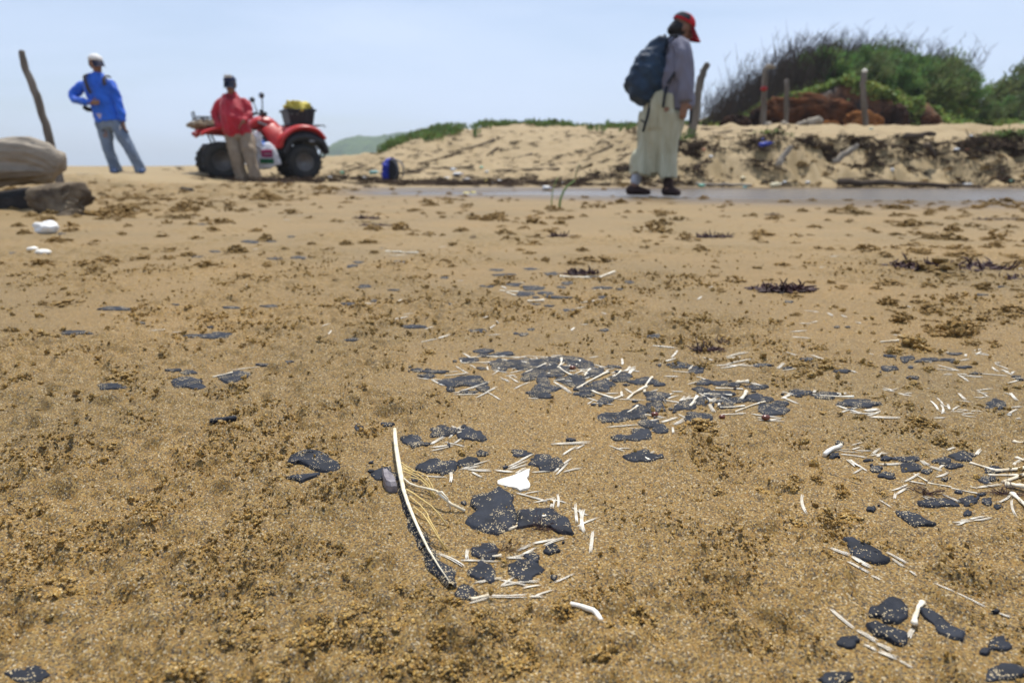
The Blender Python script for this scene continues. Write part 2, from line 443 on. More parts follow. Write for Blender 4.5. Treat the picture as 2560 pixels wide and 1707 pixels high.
# ------------------------------------------------------------------ what lies on the sand: tables (zoom key, centre x, y, half width, half height)
PATCH = {
 'feather': [('A',55,35,35,30),('A',270,8,50,15),('A',690,60,110,45),('A',895,85,112,50),('A',455,130,95,42),('A',560,155,28,14),('A',980,225,45,25),('A',1275,225,85,25),
   ('A',645,325,155,62),('A',880,290,85,35),('A',1465,295,140,60),('A',250,385,100,55),('A',480,400,32,48),('A',1010,970,122,58),('A',1505,950,68,35),('A',1360,1015,58,38),
   ('A',1300,1105,150,75),('A',985,1120,100,80),('A',860,1280,80,65),('A',1155,330,20,12),('A',1650,125,45,8),('A',845,600,22,14)],
 'pile': [('B',795,135,75,18),('B',960,160,95,18),('B',665,212,75,20),('B',800,172,55,12),('B',950,250,110,45),('B',1130,250,140,45),('B',1330,230,130,40),('B',1500,210,140,34),
   ('B',1640,250,105,38),('B',1420,290,150,26),('B',220,300,50,15),('B',370,312,100,15),('B',300,350,65,18),('B',620,400,170,50),('B',505,470,35,15),('B',660,489,75,12),
   ('B',790,460,60,22),('B',775,285,40,10),('B',1240,330,85,36),('B',1170,372,70,20),('B',1305,400,58,56),('B',1330,455,120,26),('B',1280,505,115,32),('B',1420,338,66,24),
   ('B',1570,390,125,45),('B',1760,322,90,33),('B',1920,268,60,12),('B',1820,430,105,42),('B',1680,468,98,22),('B',1660,507,82,22),('B',1980,362,98,36),('B',2180,395,130,25),
   ('B',2310,420,55,16),('B',1845,562,68,26),('B',2290,528,100,42),('B',2280,622,88,44),('B',1900,710,115,42),('B',2110,670,110,56),('B',2220,765,78,34),('B',2320,808,72,34),
   ('B',2150,860,105,45),('B',1980,885,80,22),('B',2155,1045,120,48),
   ('C',700,220,85,20),('C',830,255,55,22),('C',900,345,75,20),('C',860,400,55,22),('C',1000,350,60,18),('C',1090,362,48,16),('C',1275,378,70,18),
   ('C',740,515,75,35),('C',870,480,45,33),('C',840,600,110,30),('C',1000,430,118,20),('C',1080,480,98,28),('C',1280,462,98,28),('C',1395,540,112,42),('C',1440,505,55,26),
   ('C',1040,520,66,16),('C',1590,420,85,20),('C',1770,440,100,22),('C',2020,500,140,28),('C',555,217,14,9)],
 'right': [('K',560,300,100,42),('K',830,320,160,28),('K',330,430,110,35),('K',610,410,40,20),('K',1190,238,100,18),('K',1080,315,110,20),('K',1170,338,56,20),('K',1310,415,100,15),
   ('K',640,550,80,22),('K',1720,905,140,75),('K',1445,497,55,12),('K',1990,535,70,12),('K',2040,578,50,10),('K',310,265,60,12),
   ('D',1755,320,120,55),('D',1200,350,130,30),('D',1000,345,58,22),('D',1240,430,110,52),('D',1550,370,110,33),('D',1660,415,85,32),('D',900,450,70,30),('D',1010,512,88,32),
   ('D',1400,470,58,24),('D',2060,460,110,33),('D',1990,550,80,40),('D',1500,780,200,45),('D',1810,755,110,45),('D',1990,765,58,38),('D',855,840,48,28),('D',1800,880,40,30),
   ('D',2095,815,35,25),('D',1715,672,40,18),('D',1940,692,45,18),('D',820,360,45,14),('D',545,195,45,18),('D',490,315,50,28),('D',1575,550,35,15)],
 'corner': [('E',620,1180,120,55),('E',2080,1200,110,75),('E',1935,1275,60,28),('E',2130,1480,200,85),('E',500,1535,180,70),('E',2035,890,40,16)],
 'left': [('F',1270,255,60,12),('F',1390,270,70,16),('F',815,375,100,26),('F',1380,350,140,42),('F',1715,300,130,42),('F',1935,215,65,10),('F',2090,195,70,12),
   ('J',765,765,115,14),('J',495,922,105,16),('J',1410,940,100,22),('J',1260,942,60,12),('J',1515,757,60,10),('J',1760,748,60,8),('J',2280,733,50,10),('J',2295,967,45,12),
   ('J',930,858,22,6),('J',1375,885,25,5),('X',70,1690,50,24)],
 'far': [('H',515,875,95,15),('H',155,578,55,12),('H',370,605,45,6),('H',220,685,30,8),('H',985,905,65,14),('H',1320,932,40,12),('H',1265,925,20,8),('H',1375,897,30,6),
   ('H',1915,900,38,10),('H',2280,945,50,18),('H',1030,1050,60,12),('H',1125,457,65,9),('H',1360,447,55,14),('H',1450,448,30,8),('H',1180,493,85,8),('H',1530,485,60,12),
   ('H',1640,555,50,12),('H',1245,565,60,12),('H',1390,590,90,18),('H',1330,632,80,18),('H',1480,630,55,18),('H',1600,585,40,8),('H',1570,660,95,11),('H',1410,659,30,7),
   ('H',1895,590,90,8),('H',2040,600,40,7),('H',1900,658,35,8),('H',1830,507,70,8),('H',1400,710,45,7),('H',1510,722,40,7),('H',1660,758,80,12),('H',790,710,25,5),
   ('H',105,400,40,8),('H',410,398,50,9),('H',60,428,45,9),('H',740,515,30,8),('H',1050,578,60,8),('H',290,300,50,8),('H',2100,548,40,10),
   ('J',1640,327,60,10),('J',1770,325,40,5),('J',1800,438,50,8),('J',1950,430,50,10),('J',1405,390,35,7),('J',1290,425,35,6),('J',1150,737,25,5),('J',75,403,30,8),('J',400,272,25,6),
   ('J',1415,140,30,6),('J',1320,212,30,5),('J',1900,292,25,5)],
 'rightfar': [('C',1310,218,75,13),('C',1640,175,50,14),('C',1490,237,40,8),('C',1900,262,60,14),('C',2240,240,65,20),('C',2250,150,50,10),('C',520,8,40,14),
   ('I',815,718,30,8),('I',770,660,18,5),('I',2070,673,45,6),('I',2200,620,25,5),('I',1130,885,20,6),('I',1200,885,18,5)],
}
POLY = [
 ('feather', 'A', [(1115,470),(1225,545),(1215,600),(1245,650),(1260,720),(1230,790),(1100,850),(1000,825),(900,790),(840,755),(890,700),(935,665),(885,610),(905,545),(1020,530)],
  'largest black leathery patch, lobed, lying just below the white bone plate'),
 ('feather', 'A', [(1235,655),(1330,650),(1500,640),(1560,680),(1640,720),(1685,845),(1560,830),(1500,790),(1380,772),(1235,790)],
  'black patch with cream bone sticks on it, right of the largest patch'),
 ('corner', 'E', [(560,170),(650,165),(760,230),(900,300),(960,360),(1040,390),(1000,430),(900,440),(800,410),(700,370),(640,330),(600,250)],
  'long pointed black patch dusted with sand at lower right'),
 ('corner', 'E', [(1000,755),(1060,740),(1140,790),(1200,860),(1200,950),(1100,1010),(960,1000),(930,950),(810,940),(810,860),(900,850)],
  'upper of two stacked sandy black patches near bottom right corner'),
 ('corner', 'E', [(770,1010),(880,990),(1000,1040),(1100,1080),(1190,1110),(1200,1190),(1150,1230),(1050,1200),(960,1150),(850,1110)],
  'lower of two stacked sandy black patches near bottom right corner'),
 ('corner', 'E', [(1260,850),(1380,870),(1480,930),(1600,1010),(1700,1080),(1760,1100),(1730,1180),(1600,1150),(1480,1100),(1450,1030),(1350,950)],
  'slanting black strip right of the short upright bone near bottom right corner'),
 ('right', 'D', [(1090,865),(1160,870),(1300,900),(1400,960),(1500,995),(1480,1010),(1390,1000),(1280,1020),(1190,960),(1100,900)],
  'slanting black strip below the right-hand scatter of bones'),
 ('left', 'O', [(600,520),(640,440),(740,385),(900,335),(1000,360),(1080,380),(1170,410),(1170,450),(1300,520),(1330,570),(1300,630),(1150,640),(1080,640),(950,610),(850,550),(770,520),(700,530)],
  'grey-black patch half covered by sand crumbs, left of the feather quill'),
 ('left', 'O', [(590,705),(720,690),(850,680),(1060,650),(1000,700),(900,730),(800,775),(740,745)],
  'thin black edge showing below the half-buried patch left of the feather'),
]
# slivers of bone / quill: zoom key, x1, y1, x2, y2, width, (1 = cream solid bone)
SLIV = {
 'feather': [('A',735,115,830,15,16),('A',585,180,760,155,18),('A',770,150,830,110,18),('A',590,160,700,100,25),('A',1495,155,1815,145,28),('A',1585,240,1700,170,18),('A',1680,195,1760,155,16),
   ('A',1525,370,1660,260,16),('A',1540,390,1640,290,16),('A',1165,330,1350,235,18),('A',1170,345,1330,275,16),('A',1180,350,1330,310,18),('A',805,350,1050,275,18),('A',860,345,1060,355,26),
   ('A',1070,350,1220,365,26),('A',520,390,725,405,14),('A',738,345,740,455,24),('A',1230,380,1320,335,22),('A',1350,368,1500,360,14),('A',1230,520,1485,592,20),('A',1505,640,1530,570,28),
   ('A',1550,640,1548,530,18),('A',1685,600,1700,760,22),('A',1715,640,1720,810,22),('A',1750,640,1755,830,26),('A',1815,800,1795,990,26),('A',1240,960,1360,910,24),('A',1350,910,1550,870,28),
   ('A',1440,925,1625,860,24),('A',1300,985,1370,955,20),('A',870,945,865,1030,24),('A',980,1020,1125,1012,28,1),('A',1160,1008,1300,1012,24),('A',800,1032,1125,1045,20),('A',640,980,850,1085,30),
   ('A',920,1200,1040,1175,14),('A',950,1205,1150,1165,20),('A',1120,1225,1260,1200,22),('A',1240,1195,1415,1193,20),('A',1280,1245,1430,1220,14),('A',900,1325,1030,1305,34,1),('A',1020,1305,1330,1305,34),
   ('A',1330,1305,1450,1310,18),('A',1520,1200,1690,1125,18),('A',1180,800,1460,705,30,1),('A',1160,780,1380,705,12,1),('A',1535,730,1605,740,20,1)],
 'pile': [('B',680,190,890,180,16,1),('B',890,180,1095,190,14,1),('B',600,235,850,235,14,1),('B',598,195,602,232,20),('B',950,205,1165,235,16,1),('B',945,245,1050,215,16),('B',1000,240,1130,235,14),
   ('B',910,260,925,295,16,1),('B',828,260,832,300,16),('B',1030,290,1130,260,14),('B',870,300,1010,325,14),('B',1010,325,1140,300,14),('B',1160,315,1330,250,16,1),('B',1245,185,1255,215,14),
   ('B',1310,225,1340,190,16,1),('B',1420,215,1470,190,14,1),('B',1370,210,1420,205,10),('B',1430,280,1465,210,20,1),('B',1363,235,1367,265,14,1),('B',1460,255,1510,225,16,1),('B',1450,275,1550,355,20,1),
   ('B',1490,285,1540,265,14,1),('B',1590,255,1625,220,18,1),('B',1560,345,1640,310,16,1),('B',1650,305,1770,280,14),('B',1600,460,1865,320,24,1),('B',1670,350,1715,295,20,1),('B',1730,240,1840,295,12),
   ('B',1700,190,1790,180,14),('B',1984,195,1988,260,20),('B',1870,380,1980,315,18,1),('B',1890,330,1960,295,14),('B',2020,310,2060,265,26),('B',2050,335,2110,280,30),('B',1310,345,1410,310,14),
   ('B',1390,395,1560,510,26),('B',1400,390,1490,385,16,1),('B',1050,465,1195,400,14),('B',1010,350,1105,410,12),('B',460,345,640,330,16,1),('B',490,315,590,310,8),('B',340,378,460,435,18),
   ('B',340,380,500,385,14,1),('B',210,362,330,380,14),('B',555,490,860,395,22),('B',580,505,690,508,10,1),('B',720,540,905,440,18),('B',665,250,725,285,12),('B',1730,480,1910,550,26,1),
   ('B',1840,500,1965,498,20),('B',1983,480,1990,530,22),('B',2040,550,2200,460,26,1),('B',2185,490,2250,370,24,1),('B',2180,525,2310,465,18),('B',1930,548,2200,558,10),('B',1680,535,1800,580,16),
   ('B',1800,590,1920,595,10),('B',1170,540,1275,545,10),('B',2015,675,2125,620,20,1),('B',1850,792,2150,770,20),('B',2040,800,2300,835,14),('B',2150,740,2340,715,18),('B',1870,945,2020,1005,16),
   ('B',2145,1020,2225,1080,22,1),
   ('C',870,158,955,185,14),('C',1050,165,1155,160,24),('C',1030,215,1250,172,18),('C',950,220,1270,228,14),('C',770,250,800,220,18),('C',640,258,790,272,12),('C',755,360,910,315,14),
   ('C',880,430,1085,445,18,1),('C',830,410,960,495,18),('C',780,520,830,460,22,1),('C',818,480,828,430,18),('C',920,500,960,570,26),('C',988,470,992,530,18),('C',970,385,1165,395,16,1),
   ('C',1000,530,1180,520,20,1),('C',1110,560,1330,490,16,1),('C',1000,578,1200,570,18),('C',1220,575,1440,605,18),('C',1270,618,1480,632,14),('C',690,575,830,640,16),('C',560,640,690,600,26),
   ('C',660,650,740,610,16),('C',650,670,655,720,16),('C',1130,350,1200,370,40,1),('C',1150,470,1190,440,30,1),('C',1450,410,1560,440,16),('C',1450,465,1530,420,24),('C',1680,438,1980,465,18,1),
   ('C',1870,440,1930,415,14),('C',1680,420,1700,400,20),('C',1845,510,2070,580,22),('C',2060,555,2170,540,36),('C',2090,600,2340,610,30),('C',610,465,700,440,16),('C',600,450,665,420,14),('C',700,480,740,445,18)],
 'right': [('K',800,330,890,355,18),('K',950,380,1260,465,24),('K',1070,490,1150,500,14),('K',1220,500,1350,505,26),('K',1215,505,1370,610,26),('K',1345,530,1560,540,22),('K',1480,492,1900,530,20),
   ('K',1930,560,2090,556,16),('K',1070,215,1110,225,30),('K',1250,325,1390,310,24),('K',1330,240,1320,270,26),('K',1455,250,1530,200,22),('K',1720,350,1760,370,50),('K',1680,410,1770,480,24),
   ('K',1790,440,1890,490,28),('K',1930,500,1980,465,20),('K',1460,715,1690,690,18),('K',1470,735,1630,755,14),('K',1230,750,1330,850,30),('K',1240,850,1390,872,16),('K',1500,815,1640,795,24),
   ('K',1200,960,1380,985,18),('K',1390,985,1550,992,12),('K',1130,988,1330,995,12),('K',1260,1030,1460,1020,18),('K',1095,890,1120,970,26),('K',860,845,965,980,26),('K',950,810,1040,920,20),
   ('K',995,890,1010,1030,22),('K',900,1075,1075,1068,20),('K',1915,745,2010,855,34),('K',1870,940,2080,930,22),('K',1960,1390,2080,1435,34,1),('K',1990,1085,2050,1085,26),('K',1080,1500,1200,1460,30),
   ('K',1890,1050,1920,1010,24),('K',230,700,400,735,12),('K',430,750,560,790,8),
   ('D',390,320,560,240,34,1),('D',540,300,830,340,20),('D',550,270,740,285,10),('D',620,350,720,430,50),('D',720,400,820,470,20),('D',870,300,950,245,24),('D',910,330,990,285,24),('D',660,215,780,185,16),
   ('D',665,255,750,230,16),('D',1880,310,1930,250,26),('D',1350,360,1420,420,40),('D',1420,420,1550,465,40),('D',930,400,1180,390,28),('D',1480,525,1610,475,22),('D',1270,490,1400,570,16,1),
   ('D',1410,580,1640,625,16,1),('D',1640,630,1890,685,14,1),('D',1220,565,1400,600,20),('D',1090,700,1220,620,22),('D',1080,740,1095,690,22),('D',180,690,235,910,26),('D',1370,710,1540,750,14),
   ('D',1540,690,1730,780,20),('D',930,745,1060,830,12),('D',1650,970,1860,950,20),('D',1840,950,2050,915,22),('D',1880,630,2150,600,26),('D',1820,620,1900,635,16),('D',1825,385,2060,470,26,1),
   ('D',2060,470,2420,455,40,1),('D',2010,505,2290,515,28,1),('D',2150,580,2420,490,36,1),('D',2180,610,2420,690,70,1),('D',2235,690,2400,870,44,1),('D',2220,690,2085,780,20),('D',2235,740,2280,920,18),
   ('D',2250,180,2400,230,34,1),('D',2280,340,2400,410,34,1)],
 'corner': [('E',440,270,640,350,34),('E',640,350,840,475,46),('E',610,400,830,520,28),('E',840,540,930,585,20),('E',975,310,1190,430,30),('E',1040,370,1160,460,26),('E',1205,490,1270,540,14),
   ('E',1440,605,1650,700,14),('E',1650,700,1950,850,16),('E',2060,900,2190,945,24),('E',445,855,690,1060,34),('E',690,1060,900,1190,34),('E',890,1190,1050,1280,36),('E',760,1200,900,1270,26),
   ('E',900,1270,1100,1350,38),('E',1100,1350,1250,1440,24),('E',1335,800,1250,1050,46,1),('E',1250,1050,1200,1150,36)],
 'left': [('F',1565,305,1710,280,16,1),('F',1700,255,1920,230,14),('J',965,910,1085,900,10),('J',1120,920,1200,914,8),('J',1595,610,1675,606,10),('J',2100,880,2160,860,10),('J',2130,940,2165,905,10)],
 'far': [('H',360,820,480,800,14),('H',390,690,430,670,10),('H',150,700,200,708,14),('H',430,785,520,772,8),('H',560,990,690,965,16),('H',690,960,780,935,22),('H',590,895,665,872,14),('H',1020,810,1065,800,16),
   ('H',1070,890,1115,865,16),('H',1055,938,1150,932,12),('H',1120,830,1140,848,8),('H',1670,905,1700,880,18),('H',1740,862,1800,858,12),('H',1590,505,1800,525,18,1),('H',1880,515,1990,490,22,1),
   ('H',1930,485,1990,500,18),('H',1640,488,1710,488,14,1),('H',1150,575,1190,600,18),('H',1150,608,1280,620,14,1),('H',1200,625,1260,648,16,1),('H',1370,640,1400,632,12),('H',1350,690,1470,692,24,1),
   ('H',1290,548,1330,556,10),('H',1740,700,1840,690,18,1),('H',1840,608,1890,606,16,1),('H',1700,740,1790,722,10),('H',1850,680,1900,672,12),('H',1890,770,1930,785,14),('H',2080,842,2110,842,12),
   ('H',310,320,420,335,18,1),('H',400,330,540,345,18,1),('H',330,350,480,350,16),('H',280,345,360,340,12),('H',680,160,720,172,16),('H',720,172,800,165,14),('H',690,290,760,285,10),
   ('H',930,355,1000,357,10),('H',890,182,950,182,8),('H',1600,280,1710,282,10),('H',830,538,880,535,12),('H',305,665,355,667,8),
   ('J',1845,185,1895,185,12),('J',1850,142,1900,142,10),('J',1940,152,1980,152,10),('J',1655,372,1690,374,10),('J',2245,510,2275,510,12),('J',1990,432,2050,434,12)],
 'rightfar': [('C',495,72,690,92,20),('C',640,165,690,105,16),('C',590,190,680,165,20),('C',1420,245,1470,200,20),('C',1450,255,1570,240,12),('C',1460,110,1580,150,10),('C',1660,140,1775,185,20),
   ('C',1930,250,2010,275,16),('C',1520,8,1670,20,14),('C',2185,48,2310,45,18,1),('C',2090,130,2130,138,10),('C',2190,395,2290,412,12),
   ('I',220,705,250,682,12),('I',915,775,1015,790,10),('I',1065,790,1105,815,14),('I',1160,805,1195,822,16),('I',880,860,970,862,12),('I',960,855,1005,845,10),('I',820,915,940,905,12),
   ('I',1250,852,1290,862,12),('I',1490,935,1600,945,10),('I',970,496,1055,496,14),('I',1085,422,1140,422,12),('I',280,625,325,622,14),('I',60,562,110,562,12),
   ('I',1770,745,1820,745,10),('I',1575,745,1610,755,12),('I',2290,505,2340,500,12)],
}
WHERE = {'feather': 'around the long feather', 'pile': 'in the bone pile behind the feather', 'right': 'in the bone scatter at the right edge', 'corner': 'in the bottom right corner',
         'left': 'on bare sand left of the feather', 'far': 'in the far scatter before the stream', 'rightfar': 'on the sand right of the bone pile'}
PATCH['pile'] = [(z, x, y, rx * 1.14, ry * 1.14) for (z, x, y, rx, ry) in PATCH['pile']]
_r = random.Random(77)
for _cl, _n in (('pile', 46), ('right', 24), ('feather', 14)):
    _src = list(PATCH[_cl]); _sl = list(SLIV[_cl])
    for _ in range(_n):                      # scattered crumbs of the same skin, and more slivers between them
        z, x, y, rx, ry = _r.choice(_src)
        PATCH[_cl].append((z, x + _r.uniform(-1.6, 1.6) * rx, y + _r.uniform(-1.7, 1.7) * ry, rx * _r.uniform(.10, .28), ry * _r.uniform(.14, .34)))
    for _ in range(int(_n * 1.5)):
        q = _r.choice(_sl); mx_, my_ = (q[1] + q[3]) / 2 + _r.uniform(-90, 90), (q[2] + q[4]) / 2 + _r.uniform(-38, 38)
        a_, l_ = _r.uniform(-1, 1), _r.uniform(45, 135)
        SLIV[_cl].append((q[0], mx_ - l_ * math.cos(a_), my_ + l_ * .45 * math.sin(a_), mx_ + l_ * math.cos(a_), my_ - l_ * .45 * math.sin(a_), _r.uniform(11, 22)))
# spots pressed smooth
for _c, _l in PATCH.items():
    for (_z, _x, _y, _rx, _ry) in _l:
        _a = hit(*zz(_z, _x - _rx, _y)); _b = hit(*zz(_z, _x + _rx, _y)); _m = (_a + _b) / 2
        ATT.append((_m.x, _m.y, max(0.012, (_a - _b).length * 0.55)))
for (_c, _z, _pl, _lab) in POLY:
    _p = [hit(*zz(_z, *q)) for q in _pl]; _m = sum(_p, Vector()) / len(_p)
    ATT.append((_m.x, _m.y, sum((q - _m).length for q in _p) / len(_p) * 1.05))
for _c, _l in SLIV.items():
    for _s in _l:
        _a = hit(*zz(_s[0], _s[1], _s[2])); _b = hit(*zz(_s[0], _s[3], _s[4]))
        for _k in (0.15, 0.5, 0.85):
            _m = _a.lerp(_b, _k); ATT.append((_m.x, _m.y, max(0.008, (_a - _b).length * 0.2)))
for _q in [(325,130),(335,260),(352,350),(372,450),(400,560),(440,670),(485,780),(540,890),(600,1000),(640,1080),(700,1150),(760,1220),(560,800),(640,950),(720,1060),(790,1150),(460,520),(520,640),(580,720)]:
    _m = hit(*zz('A', *_q)); ATT.append((_m.x, _m.y, .016))

# ------------------------------------------------------------------ ground sheet
def build_ground():
    cy = -0.35
    r = [0.02, 0.15, 0.3, 0.42]
    while r[-1] < 900:
        q = r[-1]
        r.append(q * (1.0038 if q < 3 else 1.0062 if q < 28 else 1.05))
    r = np.array(r)
    fine = np.linspace(math.radians(-62), math.radians(62), 620)
    coarse = np.linspace(math.radians(62), math.radians(298), 90)[1:-1]
    th = np.concatenate([fine, coarse])
    R, T = np.meshgrid(r, th, indexing='ij')
    X = R * np.sin(T); Y = R * np.cos(T) + cy
    Z = H0(X, Y) + micro(X, Y)
    n, m = X.shape
    V = np.stack([X, Y, Z], -1).reshape(-1, 3)
    idx = np.arange(n * m).reshape(n, m)
    nx = np.roll(idx, -1, axis=1)
    F = np.stack([idx[:-1], idx[1:], nx[1:], nx[:-1]], -1).reshape(-1, 4)
    me = np_mesh('ground', V, F[:, ::-1])
    dry = np.clip(ss(0.02, 0.12, Z) * ss(7.0, 9.5, Y) + 0.55 * ss(7.5, 10.5, Y) + 0.30 * ss(0.7, 3.0, Y), 0, 1) * (0.75 + 0.5 * (fbm(X * 1.2, Y * 1.2, 90) - 0.2))
    ch = channel(X, Y)
    wet = np.clip(ch * 1.0 + 0.75 * ss(-0.9, 0.3, Y - np.interp(X, [-1.9, 0, 2.5, 14], [7.0, 6.0, 4.7, 4.4])) * ss(9.3, 8.6, Y) * ss(-2.4, -1.2, X), 0, 1)
    dry = np.clip(dry * (1 - wet), 0, 1)
    sl = fbm(X * 1.6, Y * 1.6, 95, 3)
    earth = ss(5.1, 5.6, X) * ss(9.9, 9.2, X) * ss(15.35, 15.7, Y + 0.5 * (sl - .5)) * ss(16.6, 16.2, Y)
    for nm, a in (('dry', dry), ('wet', wet), ('earth', earth)):
        at_ = me.attributes.new(nm, 'FLOAT', 'POINT'); at_.data.foreach_set('value', a.ravel().astype(np.float32))
    o = link_mesh('ground', me, sand_material('sand'), smooth=True)
    tag(o, 'golden sand beach with crumbly patches rising to a dune bank', kind='structure')
build_ground()

# shallow stream across the sand, and the sea beyond the beach crest
def water_mat(name, col, rough, bump, scale):
    m, nt, N, L, P = new_mat(name)
    P.inputs['Base Color'].default_value = (*col, 1); P.inputs['Roughness'].default_value = rough
    P.inputs['Specular IOR Level'].default_value = 0.5
    t = N.new('ShaderNodeNewGeometry')
    mpn = N.new('ShaderNodeMapping'); mpn.inputs['Scale'].default_value = (0.5, 1.6, 1); L.new(t.outputs['Position'], mpn.inputs['Vector'])
    nb = N.new('ShaderNodeTexNoise'); nb.inputs['Scale'].default_value = scale; nb.inputs['Detail'].default_value = 4; L.new(mpn.outputs[0], nb.inputs['Vector'])
    b = N.new('ShaderNodeBump'); b.inputs['Strength'].default_value = bump; b.inputs['Distance'].default_value = 0.02
    L.new(nb.outputs['Fac'], b.inputs['Height']); L.new(b.outputs[0], P.inputs['Normal'])
    return m
bm = bmesh.new()
gx, gy = np.linspace(-2.4, 15, 60), np.linspace(4.2, 9.8, 24)
vv = [[bm.verts.new((x, y, -0.0135)) for x in gx] for y in gy]
for i in range(len(gy) - 1):
    for j in range(len(gx) - 1):
        bm.faces.new((vv[i][j], vv[i][j + 1], vv[i + 1][j + 1], vv[i + 1][j]))
o = bm_obj('stream_water', bm, water_mat('stream_water', (0.15, 0.125, 0.10), 0.26, 0.5, 9.0), smooth=True)
tag(o, 'shallow film of grey water crossing the sand', kind='structure')
bm = bmesh.new()
vs4 = [bm.verts.new(p) for p in ((-5000, 10, -1.6), (5000, 10, -1.6), (5000, 5500, -1.6), (-5000, 5500, -1.6))]
bm.faces.new(vs4)
o = bm_obj('sea_water', bm, water_mat('sea_water', (0.05, 0.10, 0.14), 0.2, 0.6, 0.5), smooth=False)
tag(o, 'calm hazy sea beyond the beach crest', kind='structure')

# distant hill
def far_hill():
    px = [700, 760, 790, 806, 815, 830, 845, 862, 900, 940, 990, 1030, 1070, 1110, 1160, 1220, 1300]
    py = [420, 400, 378, 360, 351, 343, 337, 336, 337, 333, 327, 322, 317, 316, 319, 325, 345]
    D = 420.0
    xs = [at(a, b, D).x for a, b in zip(px, py)]; zs = [at(a, b, D).z for a, b in zip(px, py)]
    X, Y = np.meshgrid(np.linspace(xs[0], xs[-1], 260), np.linspace(-60, 60, 46))
    prof = np.interp(X, xs, zs) + 8
    Zr = prof * np.sqrt(np.clip(1 - (Y / 62) ** 2, 0, 1)) - 8
    Zr = Zr + 3.2 * (fbm(X * 0.09, Y * 0.09, 101, 4) - 0.5) + 1.6 * (vn(X * 0.4, Y * 0.4, 105) - 0.5)
    V = np.stack([X, Y + D + 40, Zr], -1).reshape(-1, 3)
    idx = np.arange(X.size).reshape(X.shape)
    F = np.stack([idx[:-1, :-1], idx[:-1, 1:], idx[1:, 1:], idx[1:, :-1]], -1).reshape(-1, 4)
    m = mk('hill_forest', (0.085, 0.13, 0.035), (0.03, 0.055, 0.02), scale=0.12, rough=0.95, bump=1.0, bscale=0.6, spec=0.05)
    o = link_mesh('hill', np_mesh('hill', V, F), m)
    tag(o, 'hazy wooded headland behind the dune', kind='structure')
far_hill()

# ------------------------------------------------------------------ loose sand: crumbs and clods (geometry nodes, uncountable)
def ico(bm, c, r, jit, sub=1):
    g = bmesh.ops.create_icosphere(bm, subdivisions=sub, radius=1.0)
    for v in g['verts']:
        v.co = Vector(c) + Vector((v.co.x * r[0], v.co.y * r[1], v.co.z * r[2])) * (1 + random.uniform(-jit, jit))

def proto_clod(n, seed, name):
    random.seed(seed)
    bm = bmesh.new()
    for i in range(n):
        a = random.uniform(0, 6.283); q = random.random() ** 0.6
        x, y = q * math.cos(a), 0.8 * q * math.sin(a)
        hgt = max(0.0, (1 - q * q)) * random.uniform(0.02, 0.62)
        r = random.uniform(0.05, 0.19) * (1.15 - 0.5 * q)
        ico(bm, (x, y, hgt), (r * random.uniform(.7, 1.3), r * random.uniform(.7, 1.3), r * random.uniform(.6, 1.0)), 0.42, 1)
    me = bpy.data.meshes.new(name); bm.to_mesh(me); bm.free()
    return me
def proto_crumb(seed, name):
    random.seed(seed); bm = bmesh.new()
    for i in range(random.randint(1, 4)):
        r = random.uniform(0.35, 0.8)
        ico(bm, (random.uniform(-.7, .7), random.uniform(-.7, .7), random.uniform(0, .5)), (r, r * random.uniform(.6, 1), r * random.uniform(.6, 1)), 0.38, 1)
    me = bpy.data.meshes.new(name); bm.to_mesh(me); bm.free()
    return me
def proto_tangle(n, seed, name):
    random.seed(seed); bm = bmesh.new()
    for i in range(n):
        p = Vector((random.gauss(0, .45), random.gauss(0, .4), abs(random.gauss(0, .22))))
        d = Vector((random.gauss(0, 1), random.gauss(0, 1), random.gauss(0, .45))).normalized() * random.uniform(.25, .8)
        k = Vector((random.gauss(0, .12), random.gauss(0, .12), random.gauss(0, .1)))
        r = random.uniform(.012, .045)
        sweep(bm, [p, p + d * .5 + k, p + d], [r, r * .9, r * .4], seg=4, cap=False)
    for i in range(n // 4):
        r = random.uniform(.06, .2)
        ico(bm, (random.gauss(0, .4), random.gauss(0, .35), abs(random.gauss(0, .1))), (r, r, r * .6), .3)
    me = bpy.data.meshes.new(name); bm.to_mesh(me); bm.free()
    return me

